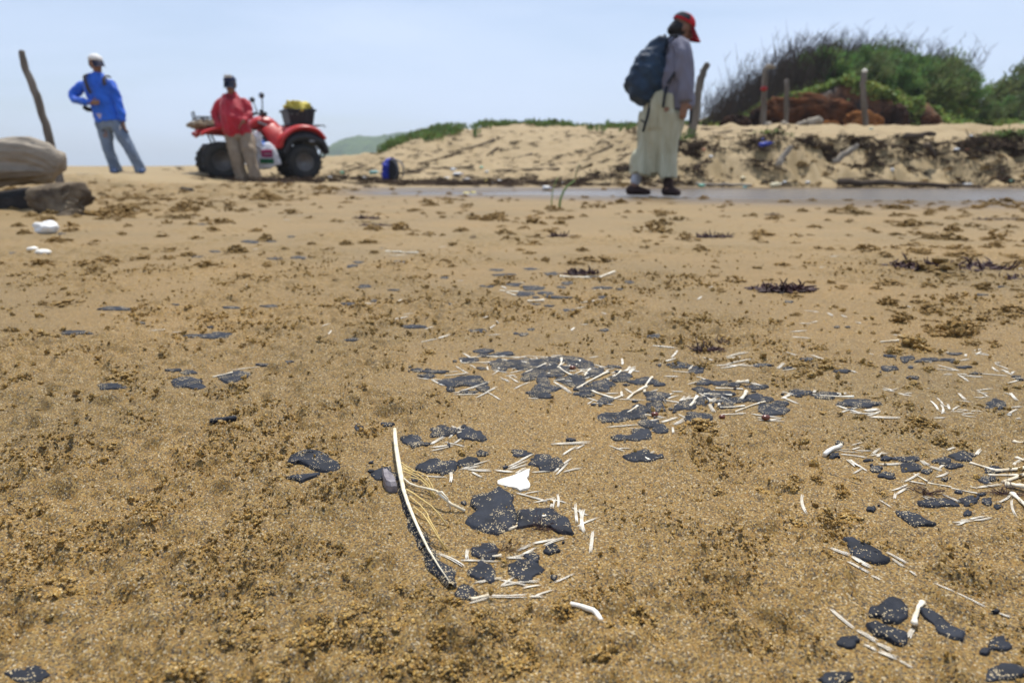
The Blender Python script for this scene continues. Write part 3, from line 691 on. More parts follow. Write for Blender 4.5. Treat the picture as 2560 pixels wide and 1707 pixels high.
def scatter(name, pts, scl, rot, meshes, mat, label):
    me = bpy.data.meshes.new(name)
    n = len(pts)
    me.vertices.add(n); me.vertices.foreach_set('co', np.asarray(pts, np.float32).ravel())
    for nm, ty, key, a in (('scl', 'FLOAT_VECTOR', 'vector', np.asarray(scl, np.float32)), ('rot', 'FLOAT_VECTOR', 'vector', np.asarray(rot, np.float32)), ('pick', 'INT', 'value', np.arange(n) % len(meshes))):
        t = me.attributes.new(nm, ty, 'POINT'); t.data.foreach_set(key, np.ascontiguousarray(a).ravel())
    o = bpy.data.objects.new(name, me); COL.objects.link(o)
    nt = bpy.data.node_groups.new(name + '_scatter', 'GeometryNodeTree')
    nt.interface.new_socket('Geometry', in_out='INPUT', socket_type='NodeSocketGeometry')
    nt.interface.new_socket('Geometry', in_out='OUTPUT', socket_type='NodeSocketGeometry')
    gi, go = nt.nodes.new('NodeGroupInput'), nt.nodes.new('NodeGroupOutput')
    g2i = nt.nodes.new('GeometryNodeGeometryToInstance')
    for k, m_ in enumerate(reversed(meshes)):
        m_.materials.clear(); m_.materials.append(mat)
        m_.polygons.foreach_set('use_smooth', [False] * len(m_.polygons))
        po = bpy.data.objects.new(name + '_piece', m_)
        oi = nt.nodes.new('GeometryNodeObjectInfo'); oi.inputs['Object'].default_value = po
        nt.links.new(oi.outputs['Geometry'], g2i.inputs[0])
    iop = nt.nodes.new('GeometryNodeInstanceOnPoints'); iop.inputs['Pick Instance'].default_value = True
    def attr(nm, ty):
        a = nt.nodes.new('GeometryNodeInputNamedAttribute'); a.data_type = ty; a.inputs['Name'].default_value = nm
        return a.outputs['Attribute']
    e2r = nt.nodes.new('FunctionNodeEulerToRotation')
    nt.links.new(attr('rot', 'FLOAT_VECTOR'), e2r.inputs[0])
    nt.links.new(gi.outputs[0], iop.inputs['Points']); nt.links.new(g2i.outputs[0], iop.inputs['Instance'])
    nt.links.new(attr('pick', 'INT'), iop.inputs['Instance Index'])
    nt.links.new(e2r.outputs[0], iop.inputs['Rotation']); nt.links.new(attr('scl', 'FLOAT_VECTOR'), iop.inputs['Scale'])
    nt.links.new(iop.outputs[0], go.inputs[0])
    md = o.modifiers.new('scatter', 'NODES'); md.node_group = nt
    tag(o, label, kind='stuff')
    return o

MAT_CRUMB = sand_material('sand_crumbs', ground=False)
MAT_CLOD = sand_material('sand_clods', ground=False, tint=(1.10, 1.04, .86))
CLODS = [proto_clod(n, 100 + i, 'clod') for i, n in enumerate((60, 80, 95, 70, 110, 50, 65, 85))]
CRUMBS = [proto_crumb(200 + i, 'crumb') for i in range(5)]

def on_flat(x, y, k=0.8):
    f = np.zeros(len(x), bool)
    for (ax, ay, ar) in ATT:
        f |= (x - ax) ** 2 + (y - ay) ** 2 < (k * ar) ** 2
    return f

def clods():
    n = 15000
    d = np.exp(RNG.uniform(math.log(0.28), math.log(8.5), n)); a = RNG.uniform(-1.0, 1.0, n)
    x, y = d * np.sin(a), d * np.cos(a)
    cl = fbm(x * 2.3 / np.maximum(d, .6), y * 5.0 / np.maximum(d, .6), 301, 3)
    keep = (RNG.random(n) < 0.50 * ss(0.56, 0.76, cl) + 0.025 + 0.10 * ss(1.0, 2.5, d)) & (channel(x, y) < 0.25) & ~on_flat(x, y, 1.25)
    x, y, d = x[keep], y[keep], d[keep]
    s = np.clip(d, 0.45, 4.2) * np.exp(RNG.normal(math.log(0.0090), 0.55, len(x)))
    s = np.clip(s, 0.002, 0.075)
    z = H0(x, y) + micro(x, y) - s * 0.12
    sc = np.stack([s * RNG.uniform(.7, 1.3, len(s)), s * RNG.uniform(.7, 1.3, len(s)), s * RNG.uniform(.45, .95, len(s))], -1)
    rt = np.stack([0 * s, 0 * s, RNG.uniform(0, 6.28, len(s))], -1)
    # bigger lumps of the churned bank
    m = 900
    bx = np.concatenate([RNG.uniform(-4.6, -1.6, m // 2), RNG.uniform(-3.2, -1.6, m // 6), RNG.uniform(1.4, 9, m - m // 2 - m // 6)])
    by = np.concatenate([RNG.uniform(5.2, 7.8, m // 2), RNG.uniform(3.2, 5.2, m // 6), RNG.uniform(-1.3, 0.5, m - m // 2 - m // 6)])
    k = bx > 1.0
    by[k] = by[k] + scarp_lip(bx[k])
    bs = np.exp(RNG.normal(math.log(0.036), 0.55, m)); bs = np.clip(bs, 0.012, 0.12)
    bz = H0(bx, by) + micro(bx, by) - bs * 0.15
    P = np.concatenate([np.stack([x, y, z], -1), np.stack([bx, by, bz], -1)])
    S = np.concatenate([sc, np.stack([bs, bs, bs * .8], -1)])
    Rr = np.concatenate([rt, np.stack([0 * bs, 0 * bs, RNG.uniform(0, 6.28, m)], -1)])
    nr = np.hypot(P[:, 0], P[:, 1]) < 1.15
    scatter('sand_clods', P[~nr], S[~nr], Rr[~nr], CLODS, MAT_CLOD, 'crumbly clods of damp brown sand strewn over the beach')
    scatter('sand_clods', P[nr], S[nr], Rr[nr], [m_.copy() for m_ in CLODS], MAT_CRUMB, 'crumbly golden clods of sand in the near foreground')
clods()

def crumbs():
    n = 300000
    d = np.exp(RNG.uniform(math.log(0.26), math.log(2.2), n)); a = RNG.uniform(-0.95, 0.95, n)
    x, y = d * np.sin(a), d * np.cos(a)
    rm = rough_mask(x, y)
    fine = fbm(x * 22, y * 22, 311, 3)
    keep = RNG.random(n) < np.clip(0.62 * rm * ss(0.50, 0.70, fine) + 0.02, 0, 1)
    fl = on_flat(x, y)
    keep &= ~(fl & (RNG.random(n) < 0.90))
    x, y, d = x[keep], y[keep], d[keep]
    s = np.clip(d, .35, 1.4) * np.exp(RNG.normal(math.log(0.0021), 0.5, len(x)))
    s = np.clip(s, 0.0006, 0.006)
    z = H0(x, y) + micro(x, y) + s * RNG.uniform(-.2, .7, len(s))
    z = np.where(fl[keep], z + 0.004, z)
    sc = np.stack([s, s, s * .85], -1)
    rt = RNG.uniform(0, 6.28, (len(s), 3))
    scatter('sand_crumbs', np.stack([x, y, z], -1), sc, rt, CRUMBS, MAT_CRUMB, 'fine loose crumbs and grains of sand in the foreground')
crumbs()

# ------------------------------------------------------------------ black patches, slivers of bone, feather
def patch_mat():
    m, nt, N, L, P = new_mat('black_patch')
    g = N.new('ShaderNodeNewGeometry'); pos = g.outputs['Position']
    nz = N.new('ShaderNodeTexNoise'); nz.inputs['Scale'].default_value = 60; nz.inputs['Detail'].default_value = 6; L.new(pos, nz.inputs['Vector'])
    rp = N.new('ShaderNodeValToRGB')
    rp.color_ramp.elements[0].position = .3; rp.color_ramp.elements[0].color = (0.0075, 0.009, 0.013, 1)
    rp.color_ramp.elements[1].position = .7; rp.color_ramp.elements[1].color = (0.026, 0.030, 0.041, 1)
    L.new(nz.outputs['Fac'], rp.inputs['Fac'])
    # grains of sand lying on it
    v = N.new('ShaderNodeTexVoronoi'); v.inputs['Scale'].default_value = 1450; L.new(pos, v.inputs['Vector'])
    sp = N.new('ShaderNodeSeparateColor'); L.new(v.outputs['Color'], sp.inputs[0])
    n2 = N.new('ShaderNodeTexNoise'); n2.inputs['Scale'].default_value = 75; n2.inputs['Detail'].default_value = 4; L.new(pos, n2.inputs['Vector'])
    mr = N.new('ShaderNodeMapRange'); mr.inputs['From Min'].default_value = .46; mr.inputs['From Max'].default_value = .74; mr.inputs['To Min'].default_value = .997; mr.inputs['To Max'].default_value = .70
    L.new(n2.outputs['Fac'], mr.inputs['Value'])
    gt = N.new('ShaderNodeMath'); gt.operation = 'GREATER_THAN'; L.new(sp.outputs[0], gt.inputs[0]); L.new(mr.outputs[0], gt.inputs[1])
    mxx = N.new('ShaderNodeMixRGB'); mxx.inputs[2].default_value = (0.50, 0.40, 0.24, 1)
    L.new(gt.outputs[0], mxx.inputs[0]); L.new(rp.outputs[0], mxx.inputs[1]); L.new(mxx.outputs[0], P.inputs['Base Color'])
    P.inputs['Roughness'].default_value = .68; P.inputs['Specular IOR Level'].default_value = .2
    nb = N.new('ShaderNodeTexNoise'); nb.inputs['Scale'].default_value = 160; nb.inputs['Detail'].default_value = 6; L.new(pos, nb.inputs['Vector'])
    b = N.new('ShaderNodeBump'); b.inputs['Strength'].default_value = .8; b.inputs['Distance'].default_value = .0025
    L.new(nb.outputs['Fac'], b.inputs['Height']); L.new(b.outputs[0], P.inputs['Normal'])
    return m
M_PATCH = patch_mat()
M_SLIV = mk('sliver', (0.86, 0.82, 0.73), (0.64, 0.56, 0.42), scale=55, rough=.45, bump=.3, bscale=300, spec=.45)
def fibre(m, amount):
    N, L = m.node_tree.nodes, m.node_tree.links
    out = N['Material Output']; src = out.inputs['Surface'].links[0].from_socket
    g = N.new('ShaderNodeNewGeometry'); nz = N.new('ShaderNodeTexNoise'); nz.inputs['Scale'].default_value = 130; nz.inputs['Detail'].default_value = 5
    L.new(g.outputs['Position'], nz.inputs['Vector'])
    mr = N.new('ShaderNodeMapRange'); mr.inputs['From Min'].default_value = .40; mr.inputs['From Max'].default_value = .66; mr.inputs['To Min'].default_value = 0; mr.inputs['To Max'].default_value = amount
    L.new(nz.outputs['Fac'], mr.inputs['Value'])
    t = N.new('ShaderNodeBsdfTransparent'); mx_ = N.new('ShaderNodeMixShader')
    L.new(mr.outputs[0], mx_.inputs[0]); L.new(src, mx_.inputs[1]); L.new(t.outputs[0], mx_.inputs[2]); L.new(mx_.outputs[0], out.inputs['Surface'])
fibre(M_SLIV, .55)
M_BONE = mk('bone', (0.84, 0.79, 0.66), (0.52, 0.42, 0.27), scale=85, rough=.5, bump=.35, bscale=260, spec=.4)
M_WHITE = mk('white_bone', (0.86, 0.83, 0.75), (0.78, 0.72, 0.60), scale=90, rough=.55, bump=.4, bscale=240)

def ordinal(n):
    w = ['', 'first', 'second', 'third', 'fourth', 'fifth', 'sixth', 'seventh', 'eighth', 'ninth', 'tenth', 'eleventh', 'twelfth']
    if n < len(w): return w[n]
    s = 'th' if 10 < n % 100 < 14 else {1: 'st', 2: 'nd', 3: 'rd'}.get(n % 10, 'th')
    return f'{n}{s}'

def patch_mesh(outline, thick, seed):
    """outline: ground points (Vector) around the rim, star-shaped about its centre -> low domed skin with a rough edge"""
    c = sum(outline, Vector()) / len(outline)
    n = len(outline)
    rs = np.random.default_rng(seed)
    V = [(0, 0, 0)]; F = []
    levels = (0.3, 0.58, 0.8, 0.93, 1.0)
    for li, f in enumerate(levels):
        for p in outline:
            d = p - c
            V.append((d.x * f, d.y * f, 0))
    V = np.array(V, float)
    X, Y = V[:, 0] + c.x, V[:, 1] + c.y
    zg = H0(X, Y)
    lev = np.concatenate([[0.0], np.repeat(levels, n)])
    prof = np.interp(lev, [0, .58, .8, .93, 1.0], [1.0, .96, .90, .72, -1.2])
    bump = 1 + 1.6 * (fbm(X * 70, Y * 70, seed % 97, 3) - 0.5)
    V[:, 2] = zg + thick * prof * np.where(lev < 0.99, bump, 1.0) + 0.0006
    zc = V[0, 2]
    V[:, 2] -= zc
    for k in range(n):
        F.append((0, 1 + k, 1 + (k + 1) % n))
    me = bpy.data.meshes.new('black_patch')
    fs = list(F)
    for li in range(len(levels) - 1):
        a, b = 1 + li * n, 1 + (li + 1) * n
        for k in range(n):
            fs.append((a + k, b + k, b + (k + 1) % n, a + (k + 1) % n))
    me.from_pydata([tuple(v) for v in V], [], fs); me.update()
    return me, Vector((c.x, c.y, zc))

def blob(z, x, y, rx, ry, rs, n=44):
    ph = [rs.uniform(0, 6.28) for _ in range(5)]; am = [rs.uniform(.06, .16), rs.uniform(.05, .14), rs.uniform(.04, .10), rs.uniform(.03, .07), rs.uniform(.02, .06)]
    tilt = rs.uniform(-.18, .18)
    bite = [(rs.uniform(0, 6.28), rs.uniform(.10, .28), rs.uniform(.15, .42)) for _ in range(3)]
    pts = []
    for k in range(n):
        t = 2 * math.pi * k / n
        r = 1 + sum(am[i] * math.sin((i + 2) * t + ph[i]) for i in range(5)) + rs.uniform(-.06, .06)
        for (ba, bd, bw) in bite:
            da = abs((t - ba + math.pi) % (2 * math.pi) - math.pi)
            if da < bw: r -= bd * (1 - da / bw)
        ex, ey = r * rx * math.cos(t), r * ry * math.sin(t)
        pts.append(zz(z, x + ex, y + ey + tilt * ry / rx * ex))
    return hits(pts)

CL_PATCH = {}
sd_ = 500
for cl, lst in PATCH.items():
    for it in lst:
        sd_ += 1
        rs = np.random.default_rng(sd_)
        out = blob(*it, rs)
        w = max((p - out[0]).length for p in out)
        me, c = patch_mesh(out, min(0.0020, max(0.0011, 0.025 * w)), sd_)
        o = link_mesh('black_patch', me, M_PATCH, loc=c)
        CL_PATCH.setdefault(cl, []).append((zz(it[0], it[1], it[2]), o, w))
for (cl, z, pl, lab) in POLY:
    sd_ += 1
    pts = []
    for i, p in enumerate(pl):
        q = pl[(i + 1) % len(pl)]
        for f in (0, .33, .66):
            pts.append(hit(*zz(z, p[0] + (q[0] - p[0]) * f + random.uniform(-6, 6), p[1] + (q[1] - p[1]) * f + random.uniform(-5, 5))))
    me, c = patch_mesh(pts, 0.0020, sd_)
    o = link_mesh('black_patch', me, M_PATCH, loc=c)
    tag(o, lab, 'patch', 'black patches ' + WHERE[cl])
for cl, lst in CL_PATCH.items():
    lst.sort(key=lambda t: (t[0][0], t[0][1]))
    for i, (p, o, w) in enumerate(lst):
        sz = 'small' if w < .035 else 'broad' if w > .085 else 'flat'
        tag(o, f'{sz} black patch {WHERE[cl]}, {ordinal(i + 1)} from left', 'patch', 'black patches ' + WHERE[cl])

def sliver_mesh(a, b, w, solid, rs):
    """solid: one knobbly bone stick; else a sheaf of thin flat fibres, split and fanned at the ends"""
    L = (b - a).length
    n = 9
    hzv = H0(np.linspace(a.x, b.x, n), np.linspace(a.y, b.y, n))
    side = Vector((-(b - a).y, (b - a).x, 0)).normalized()
    bow = rs.uniform(-.06, .06) * L
    c = (a + b) / 2
    bm = bmesh.new()
    if solid:
        lift = rs.uniform(.1, .9) * w; pts = []; rad = []
        for i in range(n):
            t = i / (n - 1)
            p = a.lerp(b, t) + side * (bow * 4 * t * (1 - t) + rs.normal(0, .05) * w)
            p.z = float(hzv[i]) + w * .22 + lift * t
            e = .72 + .45 * abs(2 * t - 1) ** 2.5
            rad.append((w * .5 * e * rs.uniform(.85, 1.15), w * .34 * e * rs.uniform(.85, 1.15))); pts.append(p - c)
        sweep(bm, pts, rad, ref=side, seg=9)
    else:
        k = int(rs.integers(3, 6)); lift = rs.uniform(.05, .5) * w
        for f in range(k):
            o0 = (f - (k - 1) / 2) / k * w * 1.1; fan = rs.normal(0, .25) * w; t0, t1 = rs.uniform(0, .08), rs.uniform(.9, 1.0)
            pts, rad = [], []
            for i in range(n):
                t = t0 + (t1 - t0) * i / (n - 1)
                j = t * (n - 1); zf = float(np.interp(j, range(n), hzv))
                p = a.lerp(b, t) + side * (o0 + bow * 4 * t * (1 - t) + fan * (t - .5) ** 2 * 2 + rs.normal(0, .02) * w)
                p.z = zf + .0006 + w * .06 + lift * t * (f % 2) + rs.uniform(0, .05) * w
                e = min(1, .25 + 3.2 * min(i, n - 1 - i) / (n - 1))
                rad.append((w / k * .75 * e, w * .07 * e)); pts.append(p - c)
            sweep(bm, pts, rad, ref=side, seg=6)
    bmesh.ops.recalc_face_normals(bm, faces=bm.faces[:])
    me = bpy.data.meshes.new('bone_sliver'); bm.to_mesh(me); bm.free()
    return me, c

CL_SLIV = {}
for cl, lst in SLIV.items():
    for it in lst:
        sd_ += 1
        rs = np.random.default_rng(sd_)
        z, x1, y1, x2, y2, w = it[:6]; solid = len(it) > 6
        a, b = hit(*zz(z, x1, y1)), hit(*zz(z, x2, y2))
        m = (a + b) / 2; m.z -= CAM_H
        wm = w / ZO[z][2] / FPX * m.length * (1.0 if solid else .82)
        me, c = sliver_mesh(a, b, max(wm, .0012), solid, rs)
        o = link_mesh('bone' if solid else 'bone_sliver', me, M_BONE if solid else M_SLIV, loc=c)
        CL_SLIV.setdefault((cl, solid), []).append((zz(z, (x1 + x2) / 2, (y1 + y2) / 2), o, (a, b), z))
for (cl, solid), lst in CL_SLIV.items():
    lst.sort(key=lambda t: (t[0][0], t[0][1]))
    for i, (p, o, (a, b), z) in enumerate(lst):
        d = b - a
        ori = 'lying crosswise' if abs(d.x) > 1.6 * abs(d.y) else 'pointing away' if abs(d.y) > 1.6 * abs(d.x) else 'lying slantwise'
        if solid:
            tag(o, f'cream bone stick {ori} {WHERE[cl]}, {ordinal(i + 1)} from left', 'bone', 'cream bones ' + WHERE[cl])
        else:
            tag(o, f'whitish sliver {ori} {WHERE[cl]}, {ordinal(i + 1)} from left', 'sliver', 'white slivers ' + WHERE[cl])

# bone plate, bent white bone, grey shell
def plate(name, z, pl, thick, mat, label, cat, lift=0.0):
    pts = []
    for i, p in enumerate(pl):
        q = pl[(i + 1) % len(pl)]
        for f in (0, .5):
            pts.append(hit(*zz(z, p[0] + (q[0] - p[0]) * f + random.uniform(-3, 3), p[1] + (q[1] - p[1]) * f + random.uniform(-3, 3))))
    c = sum(pts, Vector()) / len(pts)
    bm = bmesh.new()
    rim = [bm.verts.new(Vector((p.x - c.x, p.y - c.y, thick + lift * (p.y - c.y) / .04 + random.uniform(-.0006, .0006)))) for p in pts]
    rin = [bm.verts.new(Vector(((p.x - c.x) * .8, (p.y - c.y) * .8, thick * 1.5 + lift * (p.y - c.y) * .8 / .04))) for p in pts]
    low = [bm.verts.new(Vector((p.x - c.x, p.y - c.y, -.003))) for p in pts]
    top = bm.verts.new(Vector((0, 0, thick * 1.3)))
    n = len(pts)
    for i in range(n):
        j = (i + 1) % n
        bm.faces.new((low[i], low[j], rim[j], rim[i])); bm.faces.new((rim[i], rim[j], rin[j], rin[i])); bm.faces.new((rin[i], rin[j], top))
    bm.faces.new(low[::-1])
    o = bm_obj(name, bm, mat, smooth=False, loc=c)
    return tag(o, label, cat)
plate('bone_plate', 'A', [(1100,440),(1150,425),(1215,405),(1290,375),(1340,352),(1335,400),(1315,430),(1345,470),(1330,495),(1270,505),(1215,490),(1150,482),(1100,465)], .0022, M_WHITE,
      'flat white triangular bone plate right of the feather', 'bone', .002)
plate('shell_fragment', 'A', [(228,398),(262,402),(310,440),(338,480),(345,515),(300,520),(262,505),(235,460)], .006, mk('grey_shell', (.30, .27, .27), (.15, .13, .14), scale=140, rough=.5),
      'mottled grey shell fragment beside the feather quill', 'shell', .002)
def tube_px(name, z, pts, w0, w1, mat, label, cat, lift=.3, seg=8, wob=0.0):
    P = [hit(*zz(z, *p)) for p in pts]
    c = sum(P, Vector()) / len(P)
    bm = bmesh.new(); out, rad = [], []
    n = len(P)
    for i, p in enumerate(P):
        w = (w0 + (w1 - w0) * i / (n - 1)) / ZO[z][2] / FPX * (p - Vector((0, 0, CAM_H))).length * .5
        q = p - c; q.z = p.z - c.z + w * (1 + lift); out.append(q); rad.append(w * random.uniform(1 - wob, 1 + wob))
    sweep(bm, out, rad, seg=seg)
    return tag(bm_obj(name, bm, mat, loc=c), label, cat)
tube_px('bone', 'A', [(1648,1380),(1690,1387),(1730,1398),(1775,1416),(1815,1428),(1840,1448),(1858,1475),(1876,1504)], 34, 38, M_WHITE, 'bent bright white bone lying alone below the feather patches', 'bone', .6, 10, .14)
tube_px('bone', 'C', [(1768,890),(1795,866),(1830,845),(1890,826)], 30, 26, M_WHITE, 'short thick white bone at left end of the right-hand scatter', 'bone', .5, 10, .1)
tube_px('dark_wire', 'D', [(290,310),(255,340),(243,380),(270,410),(330,445),(450,495),(560,530),(660,570),(760,600),(860,630),(960,648)], 9, 7, mk('dark_wire', (.02, .018, .02), rough=.5),
        'thin curved dark strand left of the right-hand bones', 'strand', .2, 6)

# feather: shaft, dark vane, frayed barbs
def feather():
    z = 'A'
    line = [(325,118),(329,180),(338,260),(352,350),(370,450),(390,560),(425,670),(470,780),(520,890),(580,1010),(655,1130),(740,1245)]
    wid = [26, 29, 31, 35, 38, 29, 26, 23, 20, 16, 10, 4]
    P = [hit(*zz(z, *p)) for p in line]
    base = P[0].copy()
    root = empty('feather', base, 0, 'long pale quill feather with dark sandy vane, lying in the sand', 'feather')
    lifts = [.011, .010, .009, .009, .0085, .008, .008, .0075, .007, .0065, .006, .005]
    pts, rad = [], []
    for p, w, l in zip(P, wid, lifts):
        r = w / ZO[z][2] / FPX * (p - Vector((0, 0, CAM_H))).length * .5
        pts.append(Vector((p.x, p.y, p.z + l)) - base); rad.append((r, r * .8))
    bm = bmesh.new(); sweep(bm, pts, rad, ref=(1, 0, 0), seg=10)
    bm_obj('shaft', bm, mk('feather_shaft', (.86, .80, .62), (.66, .57, .38), scale=120, rough=.4, bump=.15, bscale=300, spec=.5), root)
    # vane: two webs of many narrow barbs, dark, lying on the sand
    mv = patch_mat(); mv.name = 'feather_vane'
    mrn = [q for q in mv.node_tree.nodes if q.type == 'MAP_RANGE'][0]; mrn.inputs['To Min'].default_value = .92; mrn.inputs['To Max'].default_value = .35
    for side, x0, x1, w0, w1, nm in ((-1, 440, 1240, 26, 62, 'vane'), (1, 560, 1240, 26, 175, 'vane')):
        bm = bmesh.new()
        n = 70
        ys = np.linspace(x0, x1, n)
        lx = np.interp(ys, [p[1] for p in line], [p[0] for p in line])
        prev = None
        for i in range(n):
            t = i / (n - 1)
            w = (w0 + (w1 - w0) * (t ** 1.5 if side > 0 else t ** .6)) * (1 - .65 * max(0, t - .85) / .15) * (.82 + .3 * math.sin(i * .37) * math.sin(i * .13 + 1) + random.uniform(-.06, .06))
            row = []
            for k, f in enumerate((0, .35, .7, 1.0)):
                q = hit(*zz(z, lx[i] + side * w * f * .98, ys[i] + w * f * (.05 if side > 0 else .25)))
                row.append(bm.verts.new(Vector((q.x, q.y, q.z + .0040 - .0030 * f * f )) - base))
            if prev and random.random() > .03:
                for k in range(3):
                    bm.faces.new((prev[k], prev[k + 1], row[k + 1], row[k]))
            prev = row
        bm_obj(nm, bm, mv, root, smooth=False)
    mb = mk('feather_barb', (.66, .50, .20), (.50, .34, .11), scale=150, rough=.5)
    mbw = mk('feather_barb_pale', (.78, .72, .58), (.60, .50, .32), scale=150, rough=.5)
    barbs = [([(385,400),(430,455),(500,472),(570,490),(610,530),(618,570)], 9, 4, mb), ([(388,420),(440,468),(520,500),(580,520),(615,560)], 10, 4, mb), ([(390,440),(450,490),(540,505),(600,545)], 8, 3, mb),
             ([(380,380),(420,430),(470,455),(530,470),(590,505)], 9, 3, mb), ([(392,490),(440,510),(520,525),(590,555),(640,560)], 7, 3, mb),
             ([(395,500),(440,555),(500,590),(570,605),(640,612),(690,640),(750,655),(850,665)], 12, 22, mbw), ([(640,612),(680,632),(720,650),(745,652)], 16, 10, mbw),
             ([(415,590),(470,640),(530,690),(600,720),(660,745),(712,768)], 16, 7, mb), ([(440,640),(520,730),(570,790),(600,830),(650,862)], 10, 4, mb),
             ([(470,720),(540,800),(590,870),(650,930),(720,955)], 9, 5, mb), ([(575,800),(585,840),(640,905),(690,945)], 7, 4, mb)]
    for i, (bl, a, b, m_) in enumerate(barbs):
        bm = bmesh.new(); pp, rr = [], []
        for k, q in enumerate(bl):
            h = hit(*zz(z, *q)); w = (a + (b - a) * k / (len(bl) - 1)) / ZO[z][2] / FPX * (h - Vector((0, 0, CAM_H))).length * .5
            s_ = k / (len(bl) - 1)
            pp.append(Vector((h.x, h.y, h.z + .010 * (1 - s_) + .007 * math.sin(s_ * 3.1) + w)) - base); rr.append(max(w, .0005))
        sweep(bm, pp, rr, seg=6)
        bm_obj('barb', bm, m_, root)
feather()

# seeds, red weed scraps
M_SEED = mk('seed', (.20, .055, .02), (.08, .02, .012), scale=90, rough=.25, spec=.6)
for (z, x, y, r, lab) in (('B',1560,275,24,'orange-brown seed lying in the middle of the bone pile'), ('C',520,577,24,'glossy brown seed between two round black patches in the bone pile'),
                          ('C',1335,602,27,'dark red-brown seed at the right front of the bone pile'), ('C',1015,595,20,'small red-brown seed at the front of the bone pile')):
    p = hit(*zz(z, x, y + r * .6)); rr = r / ZO[z][2] / FPX * (p - Vector((0, 0, CAM_H))).length
    bm = bmesh.new(); ball(bm, (0, 0, rr * .7), (rr, rr * .85, rr * .75), 3)
    for v in bm.verts: v.co.x *= 1 + .18 * v.co.z / rr
    tag(bm_obj('seed', bm, M_SEED, loc=p), lab, 'seed', 'brown seeds among the bones')
M_WEED = mk('red_weed', (.055, .018, .018), (.02, .008, .010), scale=60, rough=.6)
def weed(z, x, y, rx, ry, lab, n=90, mat=None, curl=None):
    n = int(n * 1.6)
    p0, p1 = hit(*zz(z, x - rx, y + ry)), hit(*zz(z, x + rx, y + ry))
    W = (p1 - p0).length / 2; c = (p0 + p1) / 2
    hgt = 2 * ry / ZO[z][2] / FPX * c.length * .9
    rs = random.Random(int(x + y))
    bm = bmesh.new()
    for i in range(n):
        t = rs.uniform(-1, 1)
        bx = t * W; by = rs.gauss(0, .16 * W) + (curl * (1 - t * t) * W if curl else 0)
        q = Vector((bx, by, 0)); L = rs.uniform(.3, .8) * max(hgt, .02)
        pts = [q]; d = Vector((rs.gauss(0, 1), rs.gauss(0, 1), rs.uniform(.0, .8) * (1 - .6 * abs(t)))).normalized()
        for k in range(3):
            d = (d + Vector((rs.gauss(0, .5), rs.gauss(0, .5), rs.gauss(-.15, .4)))).normalized()
            nq = pts[-1] + d * L / 3 * 1.6; nq.z = max(nq.z, .002); pts.append(nq)
        sweep(bm, pts, [hgt * .08, hgt * .10, hgt * .08, hgt * .04], seg=4, cap=False)
    return tag(bm_obj('seaweed_clump', bm, mat or M_WEED, loc=c), lab, 'seaweed', 'dark seaweed clumps on the sand')
weed('I', 335, 272, 110, 24, 'dark seaweed clump on the sand in front of the leftmost fence stake', 90)
weed('I', 770, 595, 165, 45, 'curled dark red seaweed strand right of the far bone scatter', 150, None, -.25)
weed('I', 1830, 455, 330, 40, 'longest dark seaweed strand, trailing across the right side', 240, None, -.12)
weed('I', 2200, 172, 165, 9, 'thin flat seaweed strip near the water at the right edge', 90)
weed('I', 2320, 545, 80, 26, 'dark seaweed clump cut by the right edge below the longest strand', 70)
weed('I', 270, 1010, 75, 22, 'small branched dark red weed just above the bone pile', 34)
weed('I', 345, 972, 50, 10, 'tiny black twiggy weed just right of the small branched red weed', 14)
weed('H', 155, 60, 95, 22, 'dark seaweed clump straight below the blue backpack', 80)
weed('H', 240, 118, 110, 13, 'long flat seaweed strip below the clump under the backpack', 80)
weed('H', 1590, 185, 58, 28, 'small round dark seaweed clump below the green stalks', 70)
weed('H', 1745, 455, 105, 36, 'bushy dark seaweed heap lying on white bones', 130)
weed('H', 955, 215, 33, 16, 'smallest dark seaweed tuft above the white bone flakes', 36)
weed('I', 710, 142, 45, 10, 'low dark weed scrap near the stream edge', 40)
weed('A', 1430, 790, 60, 9, 'dark red weed scrap lying on the black patch with bone sticks', 26)
weed('A', 1165, 945, 45, 9, 'dark red weed scrap between the large patch and the bone sticks', 18)
weed('D', 1400, 670, 55, 13, 'small red weed sprig among the right-hand bones', 22)
weed('D', 2180, 680, 70, 14, 'reddish weed scrap under the big white bones at the right edge', 22)

# white lump and shells at the left, black stick
def lump(name, px, py, w, h, mat, lab, cat, seed=1, jag=.25):
    p = hit(px, py + h * .45); d = (p - Vector((0, 0, CAM_H))).length
    W, Hh = w / FPX * d / 2, h / FPX * d / 2
    bm = bmesh.new(); ball(bm, (0, 0, Hh * .75), (W, W * .8, Hh), 3)
    for v in bm.verts:
        k = float(fbm(np.array([v.co.x / W * 1.4 + seed * 3.1]), np.array([v.co.y / W * 1.4 + v.co.z / Hh * 1.7]), seed, 3)[0]) - .5
        v.co *= 1 + jag * 2 * k
    return tag(bm_obj(name, bm, mat, loc=p), lab, cat)
M_FOAM = mk('white_foam', (.85, .84, .80), (.72, .70, .66), scale=30, rough=.6, bump=.3, bscale=50)
lump('foam_lump', 115, 572, 46, 26, M_FOAM, 'white lump of foam on the sand below the driftwood log', 'foam', 3, .4)
lump('shell', 109, 630, 32, 12, M_WHITE, 'larger of two white shells below the foam lump', 'shell', 5, .2)
lump('shell', 81, 622, 22, 9, M_WHITE, 'smaller of two white shells below the foam lump', 'shell', 6, .2)
tube_px('black_stick', 'F', [(1552,650),(1600,640),(1660,634),(1735,622)], 40, 38, M_PATCH, 'short thick black stick lying alone left of the feather', 'stick', .1, 9, .12)

